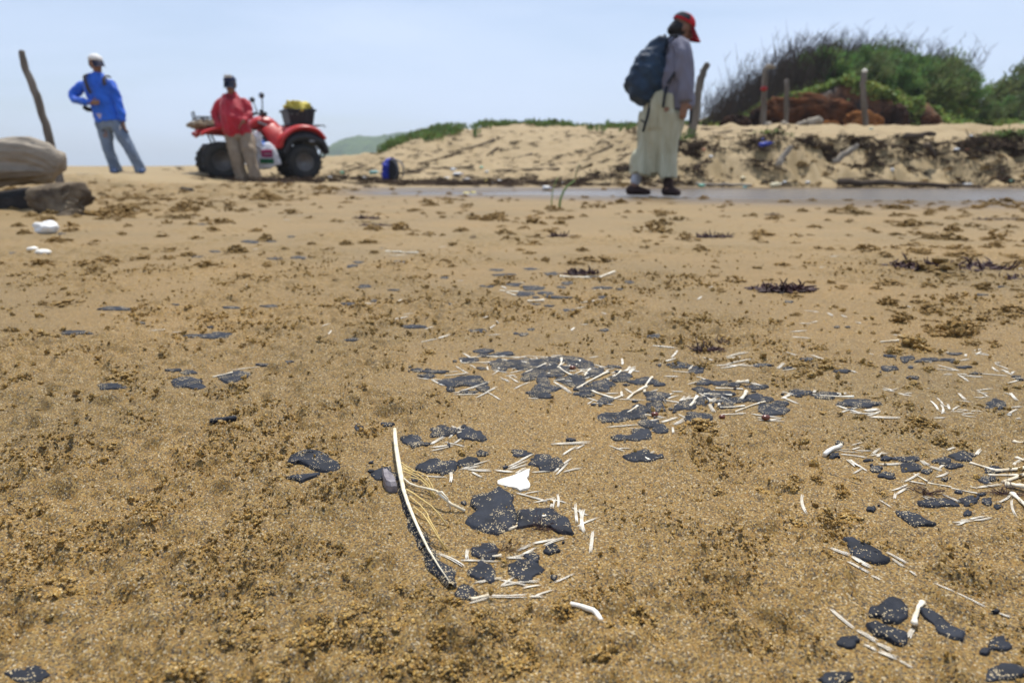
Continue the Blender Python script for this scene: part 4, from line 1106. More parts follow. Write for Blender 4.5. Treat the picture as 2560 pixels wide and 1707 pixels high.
# ------------------------------------------------------------------ bank, dune and hill: vegetation, stakes, driftwood, rubbish
def Hm(x, y):
    x = np.atleast_1d(np.asarray(x, float)); y = np.atleast_1d(np.asarray(y, float))
    return H0(x, y) + micro(x, y)
def gz(x, y): return float(Hm(x, y)[0])
_TF = np.linspace(4.0, 26, 700)
def hitm(px, py):
    """first meeting with the full terrain"""
    d = ray(px, py); t = _TF / d.y
    zg = Hm(d.x * t, _TF); k = np.nonzero(CAM_H + d.z * t <= zg)[0]
    i = k[0] if len(k) else len(t) - 1
    return Vector((d.x * t[i], _TF[i], float(zg[i])))

M_ROOT = mk('dead_roots', (.105, .070, .040), (.045, .030, .018), scale=9, rough=.9, bump=.4, bscale=30, spec=.1)
M_WRACK = mk('wrack', (.075, .048, .030), (.028, .018, .012), scale=8, rough=.9, bump=.4, bscale=30, spec=.1)
M_DRIFT = mk('driftwood', (.38, .33, .265), (.19, .16, .125), scale=6, rough=.85, bump=1.0, bscale=15, stretch=(.35, 1, 1), spec=.12)
M_POST = mk('grey_post', (.22, .19, .16), (.09, .075, .06), scale=8, rough=.9, bump=.9, bscale=26, stretch=(1, 1, .15), spec=.1)
M_BARK = mk('dark_drift', (.12, .09, .065), (.05, .036, .026), scale=7, rough=.9, bump=.9, bscale=24, stretch=(.25, 1, 1), spec=.1)

TANG = [proto_tangle(46, 400 + i, 'tangle') for i in range(4)]
def root_mats():
    P, S, R = [], [], []
    rs = np.random.default_rng(5)
    def add(x, y, s, f=.5):
        P.append((x, y, s)); S.append((s, s, s * f)); R.append((rs.normal(0, .2), rs.normal(0, .2), rs.uniform(0, 6.28)))
    for i in range(520):                                     # along the lip of the cut bank and down its face
        x = rs.uniform(1.6, 11.5); yl = float(scarp_lip(np.array([x]))[0])
        if fbm(np.array([x * .9]), np.array([2.2]), 131, 3)[0] < .40 and rs.random() < .8: continue
        add(x, yl + rs.normal(.05, .16) if rs.random() < .62 else yl + rs.uniform(-1.0, .0), rs.uniform(.06, .24), .6)
    for i in range(90):
        x = rs.uniform(1.6, 11.5); add(x, 9.05 + rs.normal(0, .12) + .05 * x * 0, rs.uniform(.06, .16), .4)
    def drop(P):
        A = np.array(P); A[:, 2] = Hm(A[:, 0], A[:, 1]) - A[:, 2] * .08
        return A
    scatter('root_mats', drop(P), S, R, TANG, M_ROOT, 'brown mats of dead roots hanging over the cut sand bank')
    P.clear(); S.clear(); R.clear()
    for i in range(900):                                     # wrack line from the quad bike to the walking woman
        x = rs.uniform(-4.6, 2.0); y = 10.9 + rs.normal(0, .8) - .12 * x
        if fbm(np.array([x * 1.1]), np.array([y * 1.3]), 137, 3)[0] < .46: continue
        add(x, y, rs.uniform(.06, .20), .45)
    for i in range(420):
        x = rs.uniform(-4.0, 4.0); y = rs.uniform(12.3, 20)
        add(x, y, rs.uniform(.04, .17), .35)
    for i in range(30):
        x = rs.uniform(-7, -4.3); add(x, rs.uniform(11.5, 14.5), rs.uniform(.05, .15), .3)
    scatter('wrack_line', drop(P), S, R, TANG, M_WRACK, 'dark drift line of twigs and weed below the dune')
root_mats()

# leaves ----------------------------------------------------------------
def leaf_cloud(pts, dirs, length, width, rs, twist=1.0, fold=.15):
    """one small folded leaf (4 triangles) per point"""
    n = len(pts)
    d = dirs / np.linalg.norm(dirs, axis=1)[:, None]
    r = rs.normal(size=(n, 3)); s = np.cross(d, r); s /= np.linalg.norm(s, axis=1)[:, None] + 1e-9
    up = np.cross(s, d)
    L = (length * rs.uniform(.6, 1.3, n))[:, None]; W = (width * rs.uniform(.7, 1.3, n))[:, None]
    a = pts; b = pts + d * L * .5 + s * W * .5; c = pts + d * L + up * L * .08; e = pts + d * L * .5 - s * W * .5; m = pts + d * L * .5 - up * W * fold
    V = np.stack([a, b, c, e, m], 1).reshape(-1, 3)
    k = np.arange(n)[:, None] * 5
    F = np.concatenate([k + np.array([[0, 4, 1]]), k + np.array([[1, 4, 2]]), k + np.array([[2, 4, 3]]), k + np.array([[3, 4, 0]])])
    return V, F
M_LEAF_D = mk('shrub_leaf', (.21, .25, .085), (.085, .115, .042), scale=1.6, rough=.6, island=.35, spec=.25, trans=.4)
M_LEAF_G = mk('shrub_leaf_green', (.20, .31, .085), (.090, .155, .048), scale=1.6, rough=.6, island=.35, spec=.25, trans=.4)
M_VINE = mk('vine_leaf', (.29, .35, .085), (.13, .18, .045), scale=2, rough=.55, island=.4, spec=.3, trans=.3)
M_GRASS = mk('dune_grass', (.17, .24, .06), (.085, .13, .035), scale=2, rough=.65, island=.35, spec=.2, trans=.25)
M_TWIG = mk('bare_twig', (.095, .070, .055), (.050, .038, .030), scale=9, rough=.9, spec=.1)

def shrub_meshes(seed, nleaf, hgt, wid, lean):
    rs = np.random.default_rng(seed)
    nb = 26
    stems = bmesh.new(); P, D = [], []
    for i in range(nb):
        a = rs.uniform(0, 6.28); q = rs.uniform(0, 1) ** .6
        tip = np.array([math.cos(a) * q * wid + lean * hgt, math.sin(a) * q * wid, hgt * (1 - .45 * q * q) * rs.uniform(.7, 1.1)])
        base = np.array([math.cos(a) * q * wid * .35, math.sin(a) * q * wid * .35, 0])
        mid = base * .5 + tip * .5 + np.array([-lean * hgt * .15, 0, .06 * hgt])
        sweep(stems, [base, mid, tip], [.012, .008, .003], seg=4, cap=False)
        m = nleaf // nb
        t = rs.uniform(.25, 1.05, m) ** .8
        ctr = (1 - t)[:, None] ** 2 * base + (2 * t * (1 - t))[:, None] * mid + (t ** 2)[:, None] * tip
        P.append(ctr + rs.normal(0, .055, (m, 3)) * (hgt / .9)); D.append((tip - base)[None, :] * .9 + rs.normal(0, .42, (m, 3)) * hgt)
    V, F = leaf_cloud(np.concatenate(P), np.concatenate(D), .13, .032, rs)
    me = np_mesh('foliage', V, F)
    sm = bpy.data.meshes.new('stems'); stems.to_mesh(sm); stems.free()
    return me, sm

def twig_mesh(seed, n, hgt, wid, lean):
    rs = np.random.default_rng(seed); bm = bmesh.new()
    for i in range(n):
        a = rs.uniform(0, 6.28); q = rs.uniform(0, 1) ** .7
        b = Vector((math.cos(a) * q * wid, math.sin(a) * q * wid * .8, 0))
        L = hgt * rs.uniform(.55, 1.15)
        d = Vector((lean + rs.normal(0, .16) - .25 * math.cos(a) * -q, rs.normal(0, .16), 1))
        pts = [b, b + d * L * .35, b + d * L * .7 + Vector((rs.normal(0, .03), rs.normal(0, .03), 0)), b + d * L + Vector((rs.normal(.03, .06), rs.normal(0, .05), 0))]
        sweep(bm, pts, [.008, .006, .0045, .0018], seg=3, cap=False)
        for k in range(5):
            t = rs.uniform(.3, .95); p = pts[0].lerp(pts[3], t)
            e = p + Vector((rs.normal(.03, .10), rs.normal(0, .08), rs.uniform(.08, .26))) * hgt * .8
            sweep(bm, [p, p.lerp(e, .5) + Vector((rs.normal(0, .012), 0, 0)), e], [.0045, .0035, .0013], seg=3, cap=False)
    me = bpy.data.meshes.new('twigs'); bm.to_mesh(me); bm.free()
    return me

def hillpoint(px, y):
    x = (px - 1280) / FPX * y / 1.035
    return x, y, gz(x, y)

SHR = [shrub_meshes(60 + i, 2600, h, w, l) for i, (h, w, l) in enumerate(((.85, .55, .28), (1.0, .6, .35), (.7, .6, .22), (.9, .7, .40)))]
TWG = [twig_mesh(80 + i, 34, h, .5, l) for i, (h, l) in enumerate(((.85, .10), (1.05, .16), (.9, .22)))]
def put_shrub(name, px, y, s, kind, mat, label, group, rz):
    x, y, z = hillpoint(px, y)
    r = empty(name, (x, y, z - .05), rz, label, 'shrub', group)
    r.scale = (s, s, s)
    me, st = SHR[kind]
    f = bpy.data.objects.new('foliage', me); COL.objects.link(f); f.parent = r
    q = bpy.data.objects.new('stems', st); COL.objects.link(q); q.parent = r
    return r
for k, (me, st) in enumerate(SHR):
    me.materials.append(M_LEAF_D if k % 2 else M_LEAF_G); st.materials.append(M_TWIG)
for me in TWG: me.materials.append(M_TWIG)
rs = random.Random(3)
spots = []
for row, (y, p0, p1, n) in enumerate(((19.6, 2000, 2330, 11), (18.4, 2000, 2350, 10), (17.4, 2150, 2290, 6), (20.6, 2030, 2300, 9))):
    for i in range(n):
        spots.append((p0 + (p1 - p0) * (i + rs.uniform(-.3, .3)) / (n - 1), y + rs.uniform(-.4, .4), rs.uniform(.75, 1.15), (2, 1, 0, 3)[row]))
RW = ('front', 'second', 'third', 'rear')
spots.sort(key=lambda t: (t[3], t[0]))
cnt = {}
for i, (px, y, s, row) in enumerate(spots):
    cnt[row] = cnt.get(row, 0) + 1
    put_shrub('wind_bent_shrub', px, y, s, rs.randrange(4), None, f'green wind-bent shrub in the {RW[row]} row on the hill, {ordinal(cnt[row])} from left', 'green shrubs covering the hill', rs.uniform(-.5, .5))
rs = random.Random(4)
far = [(2488, 22.5, 1.55), (2510, 22.5, .9), (2535, 23, 1.0), (2560, 22, 1.1), (2590, 22.5, 1.2), (2405, 19.2, .6), (2432, 19.6, .65), (2460, 19.4, .6), (2445, 18.0, .5), (2515, 20.5, .9), (2550, 20, 1.0), (2580, 19.5, 1.05), (2490, 19.2, .8), (2530, 18.2, .8), (2570, 17.6, .85), (2610, 20.5, 1.2), (2640, 18.5, 1.0)]
far.sort()
for i, (px, y, s) in enumerate(far):
    put_shrub('wind_bent_shrub', px, y, s, (i * 3 + 1) % 4, None, f'dark green shrub on the slope at the right edge, {ordinal(i + 1)} from left', 'shrubs at the right edge', rs.uniform(-.5, .5))
rs = random.Random(5)
tw = []
for row, (y, p0, p1, n) in enumerate(((17.2, 1780, 1980, 14), (18.2, 1810, 2010, 15), (19.3, 1860, 2110, 16), (20.2, 1930, 2330, 15), (16.6, 1755, 1900, 8))):
    for i in range(n):
        tw.append((p0 + (p1 - p0) * (i + rs.uniform(-.35, .35)) / (n - 1), y + rs.uniform(-.3, .3), rs.uniform(.7, 1.25) * (.72 if row == 4 else .9 if row == 0 else 1.1 if row == 1 else 1.15 if row == 2 else 1.3), (1, 2, 3, 4, 0)[row]))
tw.sort(key=lambda t: (t[4 - 1], t[0]))
cnt = {}
for i, (px, y, s, row) in enumerate(tw):
    cnt[row] = cnt.get(row, 0) + 1
    x, y, z = hillpoint(px, y)
    o = bpy.data.objects.new('twiggy_bush', TWG[i % 3]); COL.objects.link(o)
    o.location = (x, y, z - .04); o.scale = (s, s, s); o.rotation_euler = (0, 0, rs.uniform(-.4, .4))
    tag(o, f'leafless twiggy bush on the hill, {ordinal(row + 1)} row from front, {ordinal(cnt[row])} from left', 'bush', 'bare bushes of the hill')

def ground_cover(name, label, mat, seed, gen, length, width, upz=.5):
    r = np.random.default_rng(seed)
    x, y = gen(r)
    z = H0(x, y) + micro(x, y) + r.uniform(.0, .10, len(x))
    d = np.stack([r.normal(0, 1, len(x)), r.normal(-.5, .8, len(x)), np.full(len(x), upz) + r.normal(0, .3, len(x))], -1)
    V, F = leaf_cloud(np.stack([x, y, z], -1), d, length, width, r)
    tag(link_mesh(name, np_mesh(name, V, F), mat, smooth=False), label, kind='stuff')
def g_vine(r):
    n = 46000
    y = r.uniform(15.2, 18.6, n); px = r.uniform(1745, 2640, n); x = (px - 1280) / FPX * y / 1.035
    c = fbm(x * 1.4, y * 1.4, 205, 3)
    top = ss(15.9, 16.1, y) * ss(1850, 1960, px) + ss(2150, 2240, px) * ss(15.6, 16.3, y) + ss(1760, 1840, px) * ss(15.8, 16.6, y)
    bare = ((px > 2285) & (px < 2480) & (y < 17.7) & (c < .64)) | ((px > 1905) & (px < 2215) & (y < 15.98 + .25 * (c - .5)))
    k = (r.random(n) < np.clip(top, 0, 1)) & (c > .36) & ~bare
    return x[k], y[k]
ground_cover('creeping_vine', 'bright green creeping vine leaves over the front of the bushy hill', M_VINE, 15, g_vine, .13, .105)
def g_dune(r):
    n = 26000
    x = r.uniform(-3.5, 6.5, n); y = r.uniform(17.5, 25, n)
    c = fbm(x * .9, y * .7, 215, 4)
    edge = 22.1 - .9 * ss(-3, -1, x) + 2.0 * (fbm(x * .6, x * 0 + .3, 217, 3) - .5)
    k = ((y > edge) & (c > .40)) | ((c > .66) & (y > 18.2))
    return x[k], y[k]
ground_cover('dune_grass', 'low green creepers and grass along the crest of the middle dune', M_GRASS, 25, g_dune, .16, .05, 1.4)
def g_bank(r):
    n = 9000
    x = r.uniform(1.4, 11, n); y = scarp_lip(x) + r.uniform(.0, 1.4, n)
    c = fbm(x * 1.2, y * 1.2, 225, 3)
    k = (c > .60)
    return x[k], y[k]
ground_cover('bank_grass', 'sparse yellow-green grass on top of the cut bank', M_GRASS, 35, g_bank, .09, .02, 1.2)

# broken red earth under the hill -----------------------------------------
M_EARTH = mk('red_earth', (.13, .050, .020), (.035, .018, .012), scale=2.6, rough=.95, bump=1.0, bscale=9, spec=.05)
M_DEARTH = mk('dark_earth', (.060, .030, .018), (.018, .012, .010), scale=3, rough=.95, bump=1.0, bscale=9, spec=.05)
M_ORANGE = mk('orange_earth', (.27, .110, .035), (.12, .050, .018), scale=3, rough=.95, bump=1.0, bscale=11, spec=.05)
def earth_block(px0, px1, py0, py1, y, depth, mat, label, seed, jag=.35):
    a, b = at(px0, py1, y), at(px1, py0, y)
    c = Vector(((a.x + b.x) / 2, y + depth * .5, 0)); w, h = (b.x - a.x) / 2, (b.z - a.z)
    base = min(a.z, gz(c.x, y)) - .12
    c.z = base; h = b.z - base
    bm = bmesh.new()
    g = bmesh.ops.create_icosphere(bm, subdivisions=5, radius=1)
    V = np.array([v.co[:] for v in bm.verts]); V = np.sign(V) * np.abs(V) ** .7
    k = fbm(V[:, 0] * 1.7 + seed, V[:, 2] * 1.9 + V[:, 1] * 1.3, seed, 4) - .5
    k2 = np.abs(fbm(V[:, 0] * 4 + seed, V[:, 2] * 4 - V[:, 1] * 3, seed + 9, 3) - .5)
    V *= (1 + jag * 1.5 * k - .55 * k2)[:, None]
    for v, q in zip(bm.verts, V): v.co = (q[0] * w, q[1] * depth * .5, (q[2] + 1) * .5 * h)
    tag(bm_obj('earth_block', bm, mat, loc=c), label, 'earth block')
earth_block(1895, 2165, 232, 322, 15.62, .8, M_EARTH, 'large hollow dark red earth face below the green vine', 4, .5)
earth_block(1885, 1925, 262, 322, 15.4, .6, M_DEARTH, 'blackish earth pillar between the two left stakes', 6, .4)
earth_block(1818, 1893, 284, 326, 15.1, .8, M_DEARTH, 'dark brown matted earth clump left of the hooked stake', 8, .4)
earth_block(2122, 2232, 274, 322, 15.2, .9, M_ORANGE, 'rusty orange earth mound behind the white-topped stake', 10, .35)
earth_block(2226, 2292, 256, 328, 15.35, .8, M_DEARTH, 'dark boulder right of the rusty orange mound', 12, .4)
earth_block(2314, 2368, 282, 316, 15.6, .6, M_EARTH, 'small dark red rock on the sand right of the dark boulder', 14, .3)
earth_block(2068, 2108, 300, 326, 15.0, .5, M_ORANGE, 'small orange earth heap before the hollow red face', 16, .4)

# stakes ------------------------------------------------------------------
def stake(pts, y, r0, r1, label, knots=0, extra=None, dy=0.0):
    P = [at(px, py, y + dy * i) for i, (px, py) in enumerate(pts)]
    b = P[0].copy(); dn = (P[0] - P[1]).normalized()
    for _ in range(40):
        if b.z < gz(b.x, b.y) - .05: break
        b = b + dn * .03
    P = [b] + P[1:]
    full = []
    for i in range(len(P) - 1):
        for k in range(4): full.append(P[i].lerp(P[i + 1], k / 4))
    full.append(P[-1])
    rs = random.Random(int(pts[0][0]))
    n = len(full)
    bm = bmesh.new()
    sweep(bm, [p - b + Vector((rs.gauss(0, .004), 0, 0)) for p in full], [(r0 + (r1 - r0) * i / (n - 1)) * rs.uniform(.9, 1.1) for i in range(n)], seg=10)
    root = empty('wooden_stake', b, 0, label, 'stake')
    bm_obj('post', bm, M_POST, root)
    if extra: extra(root, b)
    return root
def knot_left(root, b):
    p = at(64, 176, 6.6); q = at(57, 172, 6.6)
    bm = bmesh.new(); sweep(bm, [p - b, q - b], [.022, .012], seg=8); bm_obj('branch_stub', bm, M_POST, root)
stake([(143, 425), (120, 335), (92, 240), (66, 175), (52, 128)], 6.6, .040, .026, 'tall leaning grey wooden stake behind the driftwood log', extra=knot_left)
stake([(1727, 345), (1738, 280), (1748, 215), (1758, 178), (1770, 160)], 12.0, .075, .05, 'thick curved grey stake right behind the walking woman')
def hook(root, b):
    p, q, r_ = at(1913, 172, 14.6), at(1922, 166, 14.6), at(1938, 168, 14.6)
    bm = bmesh.new(); sweep(bm, [p - b, q - b, r_ - b], [.05, .05, .03], seg=8); bm_obj('hook', bm, M_DRIFT, root)
    c = at(1910, 222, 14.55)
    bm = bmesh.new(); sweep(bm, [c - b + Vector((0, 0, -.025)), c - b + Vector((0, 0, .025))], .068, ref=(1, 0, 0), seg=12); bm_obj('band', bm, mk('red_band', (.30, .03, .03)), root)
stake([(1908, 325), (1909, 270), (1911, 215), (1914, 172)], 14.6, .062, .05, 'grey stake with a pale hooked top in front of the hill', extra=hook)
stake([(1964, 316), (1966, 260), (1967, 200)], 15.0, .055, .045, 'shorter pale brown stake right of the hooked stake')
def wtop(root, b):
    p = at(2162, 178, 14.7)
    bm = bmesh.new(); ball(bm, p - b, (.055, .05, .045), 2); bm_obj('pale_top', bm, M_WHITE, root)
stake([(2165, 322), (2161, 265), (2157, 215), (2161, 182)], 14.7, .062, .05, 'grey stake with a white top before the rusty mound', extra=wtop)

# driftwood and branches ----------------------------------------------------
def branch(pts, y, r0, r1, mat, label, cat='branch', name='branch', lift=0.0, seg=9, ground=False):
    P = [hitm(*p) for p in pts] if ground else [at(px, py, y) for px, py in pts]
    if ground:
        for p in P: p.z += r0 * .7
    b = P[0].copy()
    rs = random.Random(int(pts[0][0] * 3 + pts[0][1]))
    full = []
    for i in range(len(P) - 1):
        for k in range(3): full.append(P[i].lerp(P[i + 1], k / 3))
    full.append(P[-1]); n = len(full)
    bm = bmesh.new()
    sweep(bm, [p - b + Vector((rs.gauss(0, r0 * .2), rs.gauss(0, r0 * .2), rs.gauss(0, r0 * .2))) for p in full], [(r0 + (r1 - r0) * i / (n - 1)) * rs.uniform(.82, 1.15) for i in range(n)], seg=seg)
    return tag(bm_obj(name, bm, mat, loc=b), label, cat)
def Rz(*p): return zz('R', *p)
branch([Rz(1020,1250), Rz(1250,1248), Rz(1500,1256), Rz(1800,1278), Rz(2040,1294)], 9.15, .046, .02, M_BARK, 'long dark driftwood log at the foot of the bank beside the water', 'log', 'driftwood_log')
branch([Rz(0,918), Rz(150,905), Rz(280,893), Rz(400,882)], 12.6, .05, .03, M_BARK, 'straight grey log on the terrace right of the curved stake', 'log', 'driftwood_log')
branch([Rz(582,1130), Rz(625,1065), Rz(680,1000)], 9.55, .05, .03, M_DRIFT, 'slanting grey root leaning on the bank below the blue bottle')
branch([Rz(985,1115), Rz(1080,1040), Rz(1165,975)], 9.5, .05, .025, M_DRIFT, 'slanting pale branch below the middle of the bank lip')
branch([Rz(1500,925), Rz(1610,910), Rz(1720,898)], 10.4, .055, .03, M_BARK, 'dark broken log lying on the bank lip below the rusty mound', 'log', 'driftwood_log')
branch([Rz(1640,985), Rz(1680,1010), Rz(1712,1060)], 9.9, .05, .03, M_BARK, 'short dark stump on the bank below the broken log')
branch([Rz(0,1262), Rz(200,1268), Rz(400,1272)], 9.0, .022, .016, M_DRIFT, 'thin straight pole at the water edge right of the woman')
branch([zz('S',580,505), zz('S',680,500), zz('S',770,505)], 14.4, .07, .05, M_DRIFT, 'pale grey log at the foot of the left stakes', 'log', 'driftwood_log')
branch([zz('S',770,470), zz('S',850,510), zz('S',940,500), zz('S',1015,460)], 14.3, .05, .045, M_DRIFT, 'pale curved root lying before the hollow red face')
branch([zz('S',1040,470), zz('S',1120,450), zz('S',1200,470)], 14.35, .10, .09, M_DRIFT, 'knobbly white root stump before the hollow red face', 'stump', 'root_stump')
branch([zz('S',1620,1000), zz('S',1750,850), zz('S',1760,700)], 9.9, .04, .03, M_ROOT, 'upright dark root on the bank under the white-topped stake')
wr = [((1150,385),(1090,402),(1045,412)), ((1235,352),(1180,372),(1140,382)), ((1330,388),(1280,402)), ((1245,372),(1218,392)), ((1400,425),(1330,428),(1240,430)), ((1050,432),(1000,436),(950,436)),
      ((1480,415),(1440,432)), ((1530,370),(1470,392)), ((905,418),(870,430)), ((1085,462),(1030,464)), ((990,455),(960,458)), ((1180,420),(1120,424),(1040,425)), ((1345,445),(1300,447))]
wl_ = ['long forked branch', 'slanting branch', 'short branch', 'upright snag', 'long thin pole', 'thin pole', 'stubby branch', 'upper slanting branch', 'bent twig', 'flat branch', 'twig', 'long low branch', 'short low stick']
for i, p in enumerate(wr):
    branch(p, 0, .03 if i < 5 else .022, .014, M_BARK if i % 3 else M_ROOT, f'dark {wl_[i]} in the drift line below the middle dune', ground=True)

# big log and stones at the left edge -------------------------------------
def left_log():
    y = 3.9
    line = [(-190, 425), (-110, 415), (-40, 408), (30, 402), (80, 404), (120, 412), (148, 425)]
    rad = [.11, .115, .115, .11, .11, .105, .088]
    P = [at(px, py, y + .02 * i) for i, (px, py) in enumerate(line)]
    b = P[3].copy(); b.z = gz(b.x, b.y)
    bm = bmesh.new()
    sweep(bm, [p - b for p in P], rad, seg=26)
    bmesh.ops.subdivide_edges(bm, edges=bm.edges[:], cuts=2, use_grid_fill=True)
    for v in bm.verts:
        a = math.atan2(v.co.z - .2, v.co.y)
        k = float(fbm(np.array([v.co.x * 2.2]), np.array([a * 3.2]), 31, 4)[0]) - .5
        ax = min(P, key=lambda p: abs(p.x - b.x - v.co.x)) - b
        r = v.co - Vector((v.co.x, ax.y, ax.z)); v.co += r * (k * .7 - .15 * abs(float(fbm(np.array([v.co.x * 1.2 + 7]), np.array([a * 7.0]), 37, 3)[0]) - .5))
        v.co.z += .02 * math.sin(v.co.x * 5)
    tag(bm_obj('driftwood_log', bm, M_DRIFT, loc=b), 'thick weathered driftwood log propped on stones at the left edge', 'log')
left_log()
M_STONE = mk('brown_stone', (.23, .18, .12), (.075, .056, .04), scale=9, rough=.95, bump=1.0, bscale=15, spec=.15)
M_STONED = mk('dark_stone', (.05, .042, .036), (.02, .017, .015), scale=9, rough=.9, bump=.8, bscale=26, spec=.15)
def stone(px, py, w, h, y, mat, label, seed, jag=.3):
    c = at(px, py + h / 2, y); d = c.length; W, Hh = w / FPX * d / 2, h / FPX * d
    c.z = min(c.z, gz(c.x, c.y)) - .03
    rq = random.Random(seed)
    cuts = [(Vector((rq.gauss(0, 1), rq.gauss(-.6, .6), rq.gauss(.2, .8))).normalized(), rq.uniform(.55, .8)) for _ in range(7)]
    bm = bmesh.new(); bmesh.ops.create_icosphere(bm, subdivisions=5, radius=1)
    V = np.array([v.co[:] for v in bm.verts])
    k = fbm(V[:, 0] * 1.6 + seed, V[:, 2] * 1.5 + V[:, 1] * 1.2 + seed, seed, 4) - .5
    k2 = np.abs(fbm(V[:, 0] * 3 + seed, V[:, 2] * 3 - V[:, 1] * 2.4, seed + 3, 3) - .5)
    V *= (1 + 2.4 * jag * k - .6 * k2)[:, None]
    V *= (1 + .10 * (fbm(V[:, 0] * 7 + seed, V[:, 2] * 7 + V[:, 1] * 5, seed + 5, 3) - .5))[:, None]
    for nv, lim in cuts:
        e = np.clip(V @ np.array(nv) - lim, 0, None); V -= np.array(nv)[None, :] * e[:, None] * .85
    for v, q in zip(bm.verts, V): v.co = (q[0] * W, q[1] * W * .8, (q[2] + .75) * .57 * Hh)
    tag(bm_obj('stone', bm, mat, loc=c), label, 'stone')
stone(150, 494, 118, 84, 3.75, M_STONE, 'large brown boulder in front of the driftwood log end', 3, .3)
stone(40, 472, 150, 62, 4.0, M_STONED, 'stone under the driftwood log, coloured dark for the shade of the hollow', 5, .25)  # near-black colour stands in for the shadow in the hollow below the log
stone(-60, 474, 120, 62, 4.0, M_STONED, 'stone at the left edge under the driftwood log, coloured dark for the shade', 6, .25)  # shade under the log put into the stone colour here too
stone(172, 523, 62, 26, 3.6, M_STONE, 'flat brown stone at the foot of the large boulder', 9, .25)
stone(466, 477, 50, 36, 6.3, M_STONED, 'dark lump on the churned bank below the quad bike rear wheel', 11, .3)
stone(1879, 489, 18, 6, 6.2, M_STONED, 'small black pebble in the stream right of the woman', 13, .2)
stone(1940, 479, 24, 7, 7.0, M_STONED, 'flat black pebble in the stream under the cream bottle', 15, .2)

# rubbish -----------------------------------------------------------------
def plastic(c, n): return mk(n, c, tuple(v * .85 for v in c), scale=20, rough=.4, spec=.5)
PL = {'white': plastic((.8, .8, .78), 'white_plastic'), 'green': plastic((.18, .50, .36), 'green_plastic'), 'cream': plastic((.75, .66, .42), 'cream_plastic'), 'blue': plastic((.03, .06, .42), 'blue_plastic'),
      'orange': plastic((.7, .28, .12), 'orange_plastic'), 'grey': plastic((.35, .33, .30), 'grey_plastic'), 'yellow': plastic((.75, .6, .12), 'yellow_plastic'), 'teal': plastic((.20, .45, .45), 'teal_plastic')}
def bottle(px, py, w, h, col, label, rot=0.0):
    c = hitm(px, py + h * .4); d = c.length; L = w / FPX * d; r = h / FPX * d * .5
    r = max(min(r, L * .4), .012)
    bm = bmesh.new()
    s = [(-.5, .75), (-.47, 1), (-.1, 1), (0, .94), (.1, 1), (.22, .95), (.34, .5), (.37, .36), (.46, .36)]
    ax = Vector((math.cos(rot), math.sin(rot) * .4, .25 * math.sin(rot))).normalized()
    sweep(bm, [ax * (t * L) + Vector((0, 0, r)) for t, q in s], [r * q for t, q in s], ref=(0, 0, 1), seg=12)
    root = empty('plastic_bottle', c, 0, label, 'bottle')
    bm_obj('bottle_body', bm, PL[col], root)
    bm = bmesh.new(); sweep(bm, [ax * (.46 * L) + Vector((0, 0, r)), ax * (.53 * L) + Vector((0, 0, r))], [r * .45] * 2, ref=(0, 0, 1), seg=10); bm_obj('cap', bm, PL['white' if col != 'white' else 'blue'], root)
def scrap(px, py, w, h, col, label, seed):
    c = hitm(px, py + h * .4); d = c.length; W, Hh = w / FPX * d / 2, h / FPX * d / 2
    bm = bmesh.new(); bmesh.ops.create_icosphere(bm, subdivisions=2, radius=1)
    rs = random.Random(seed)
    for v in bm.verts:
        q = v.co * rs.uniform(.7, 1.15); v.co = Vector((q.x * W, q.y * W * .7, (q.z + .7) * Hh))
    tag(bm_obj('plastic_scrap', bm, PL[col], loc=c), label, 'litter', 'litter in the drift line')
bottle(1367, 472, 20, 10, 'white', 'white plastic bottle by the stream behind the green stalks')
bottle(1939, 464, 26, 11, 'cream', 'cream plastic bottle at the water edge right of the woman', .5)
bottle(1915, 369, 36, 11, 'blue', 'blue plastic bottle on the cut bank below the hooked stake', .6)
bottle(936, 432, 22, 8, 'teal', 'pale teal bottle lying left of the blue backpack', .3)
bottle(1145, 437, 22, 8, 'white', 'clear whitish bottle in the drift line right of the backpack', .2)
bottle(1755, 465, 16, 7, 'green', 'green bottle at the water edge just right of the woman', .2)
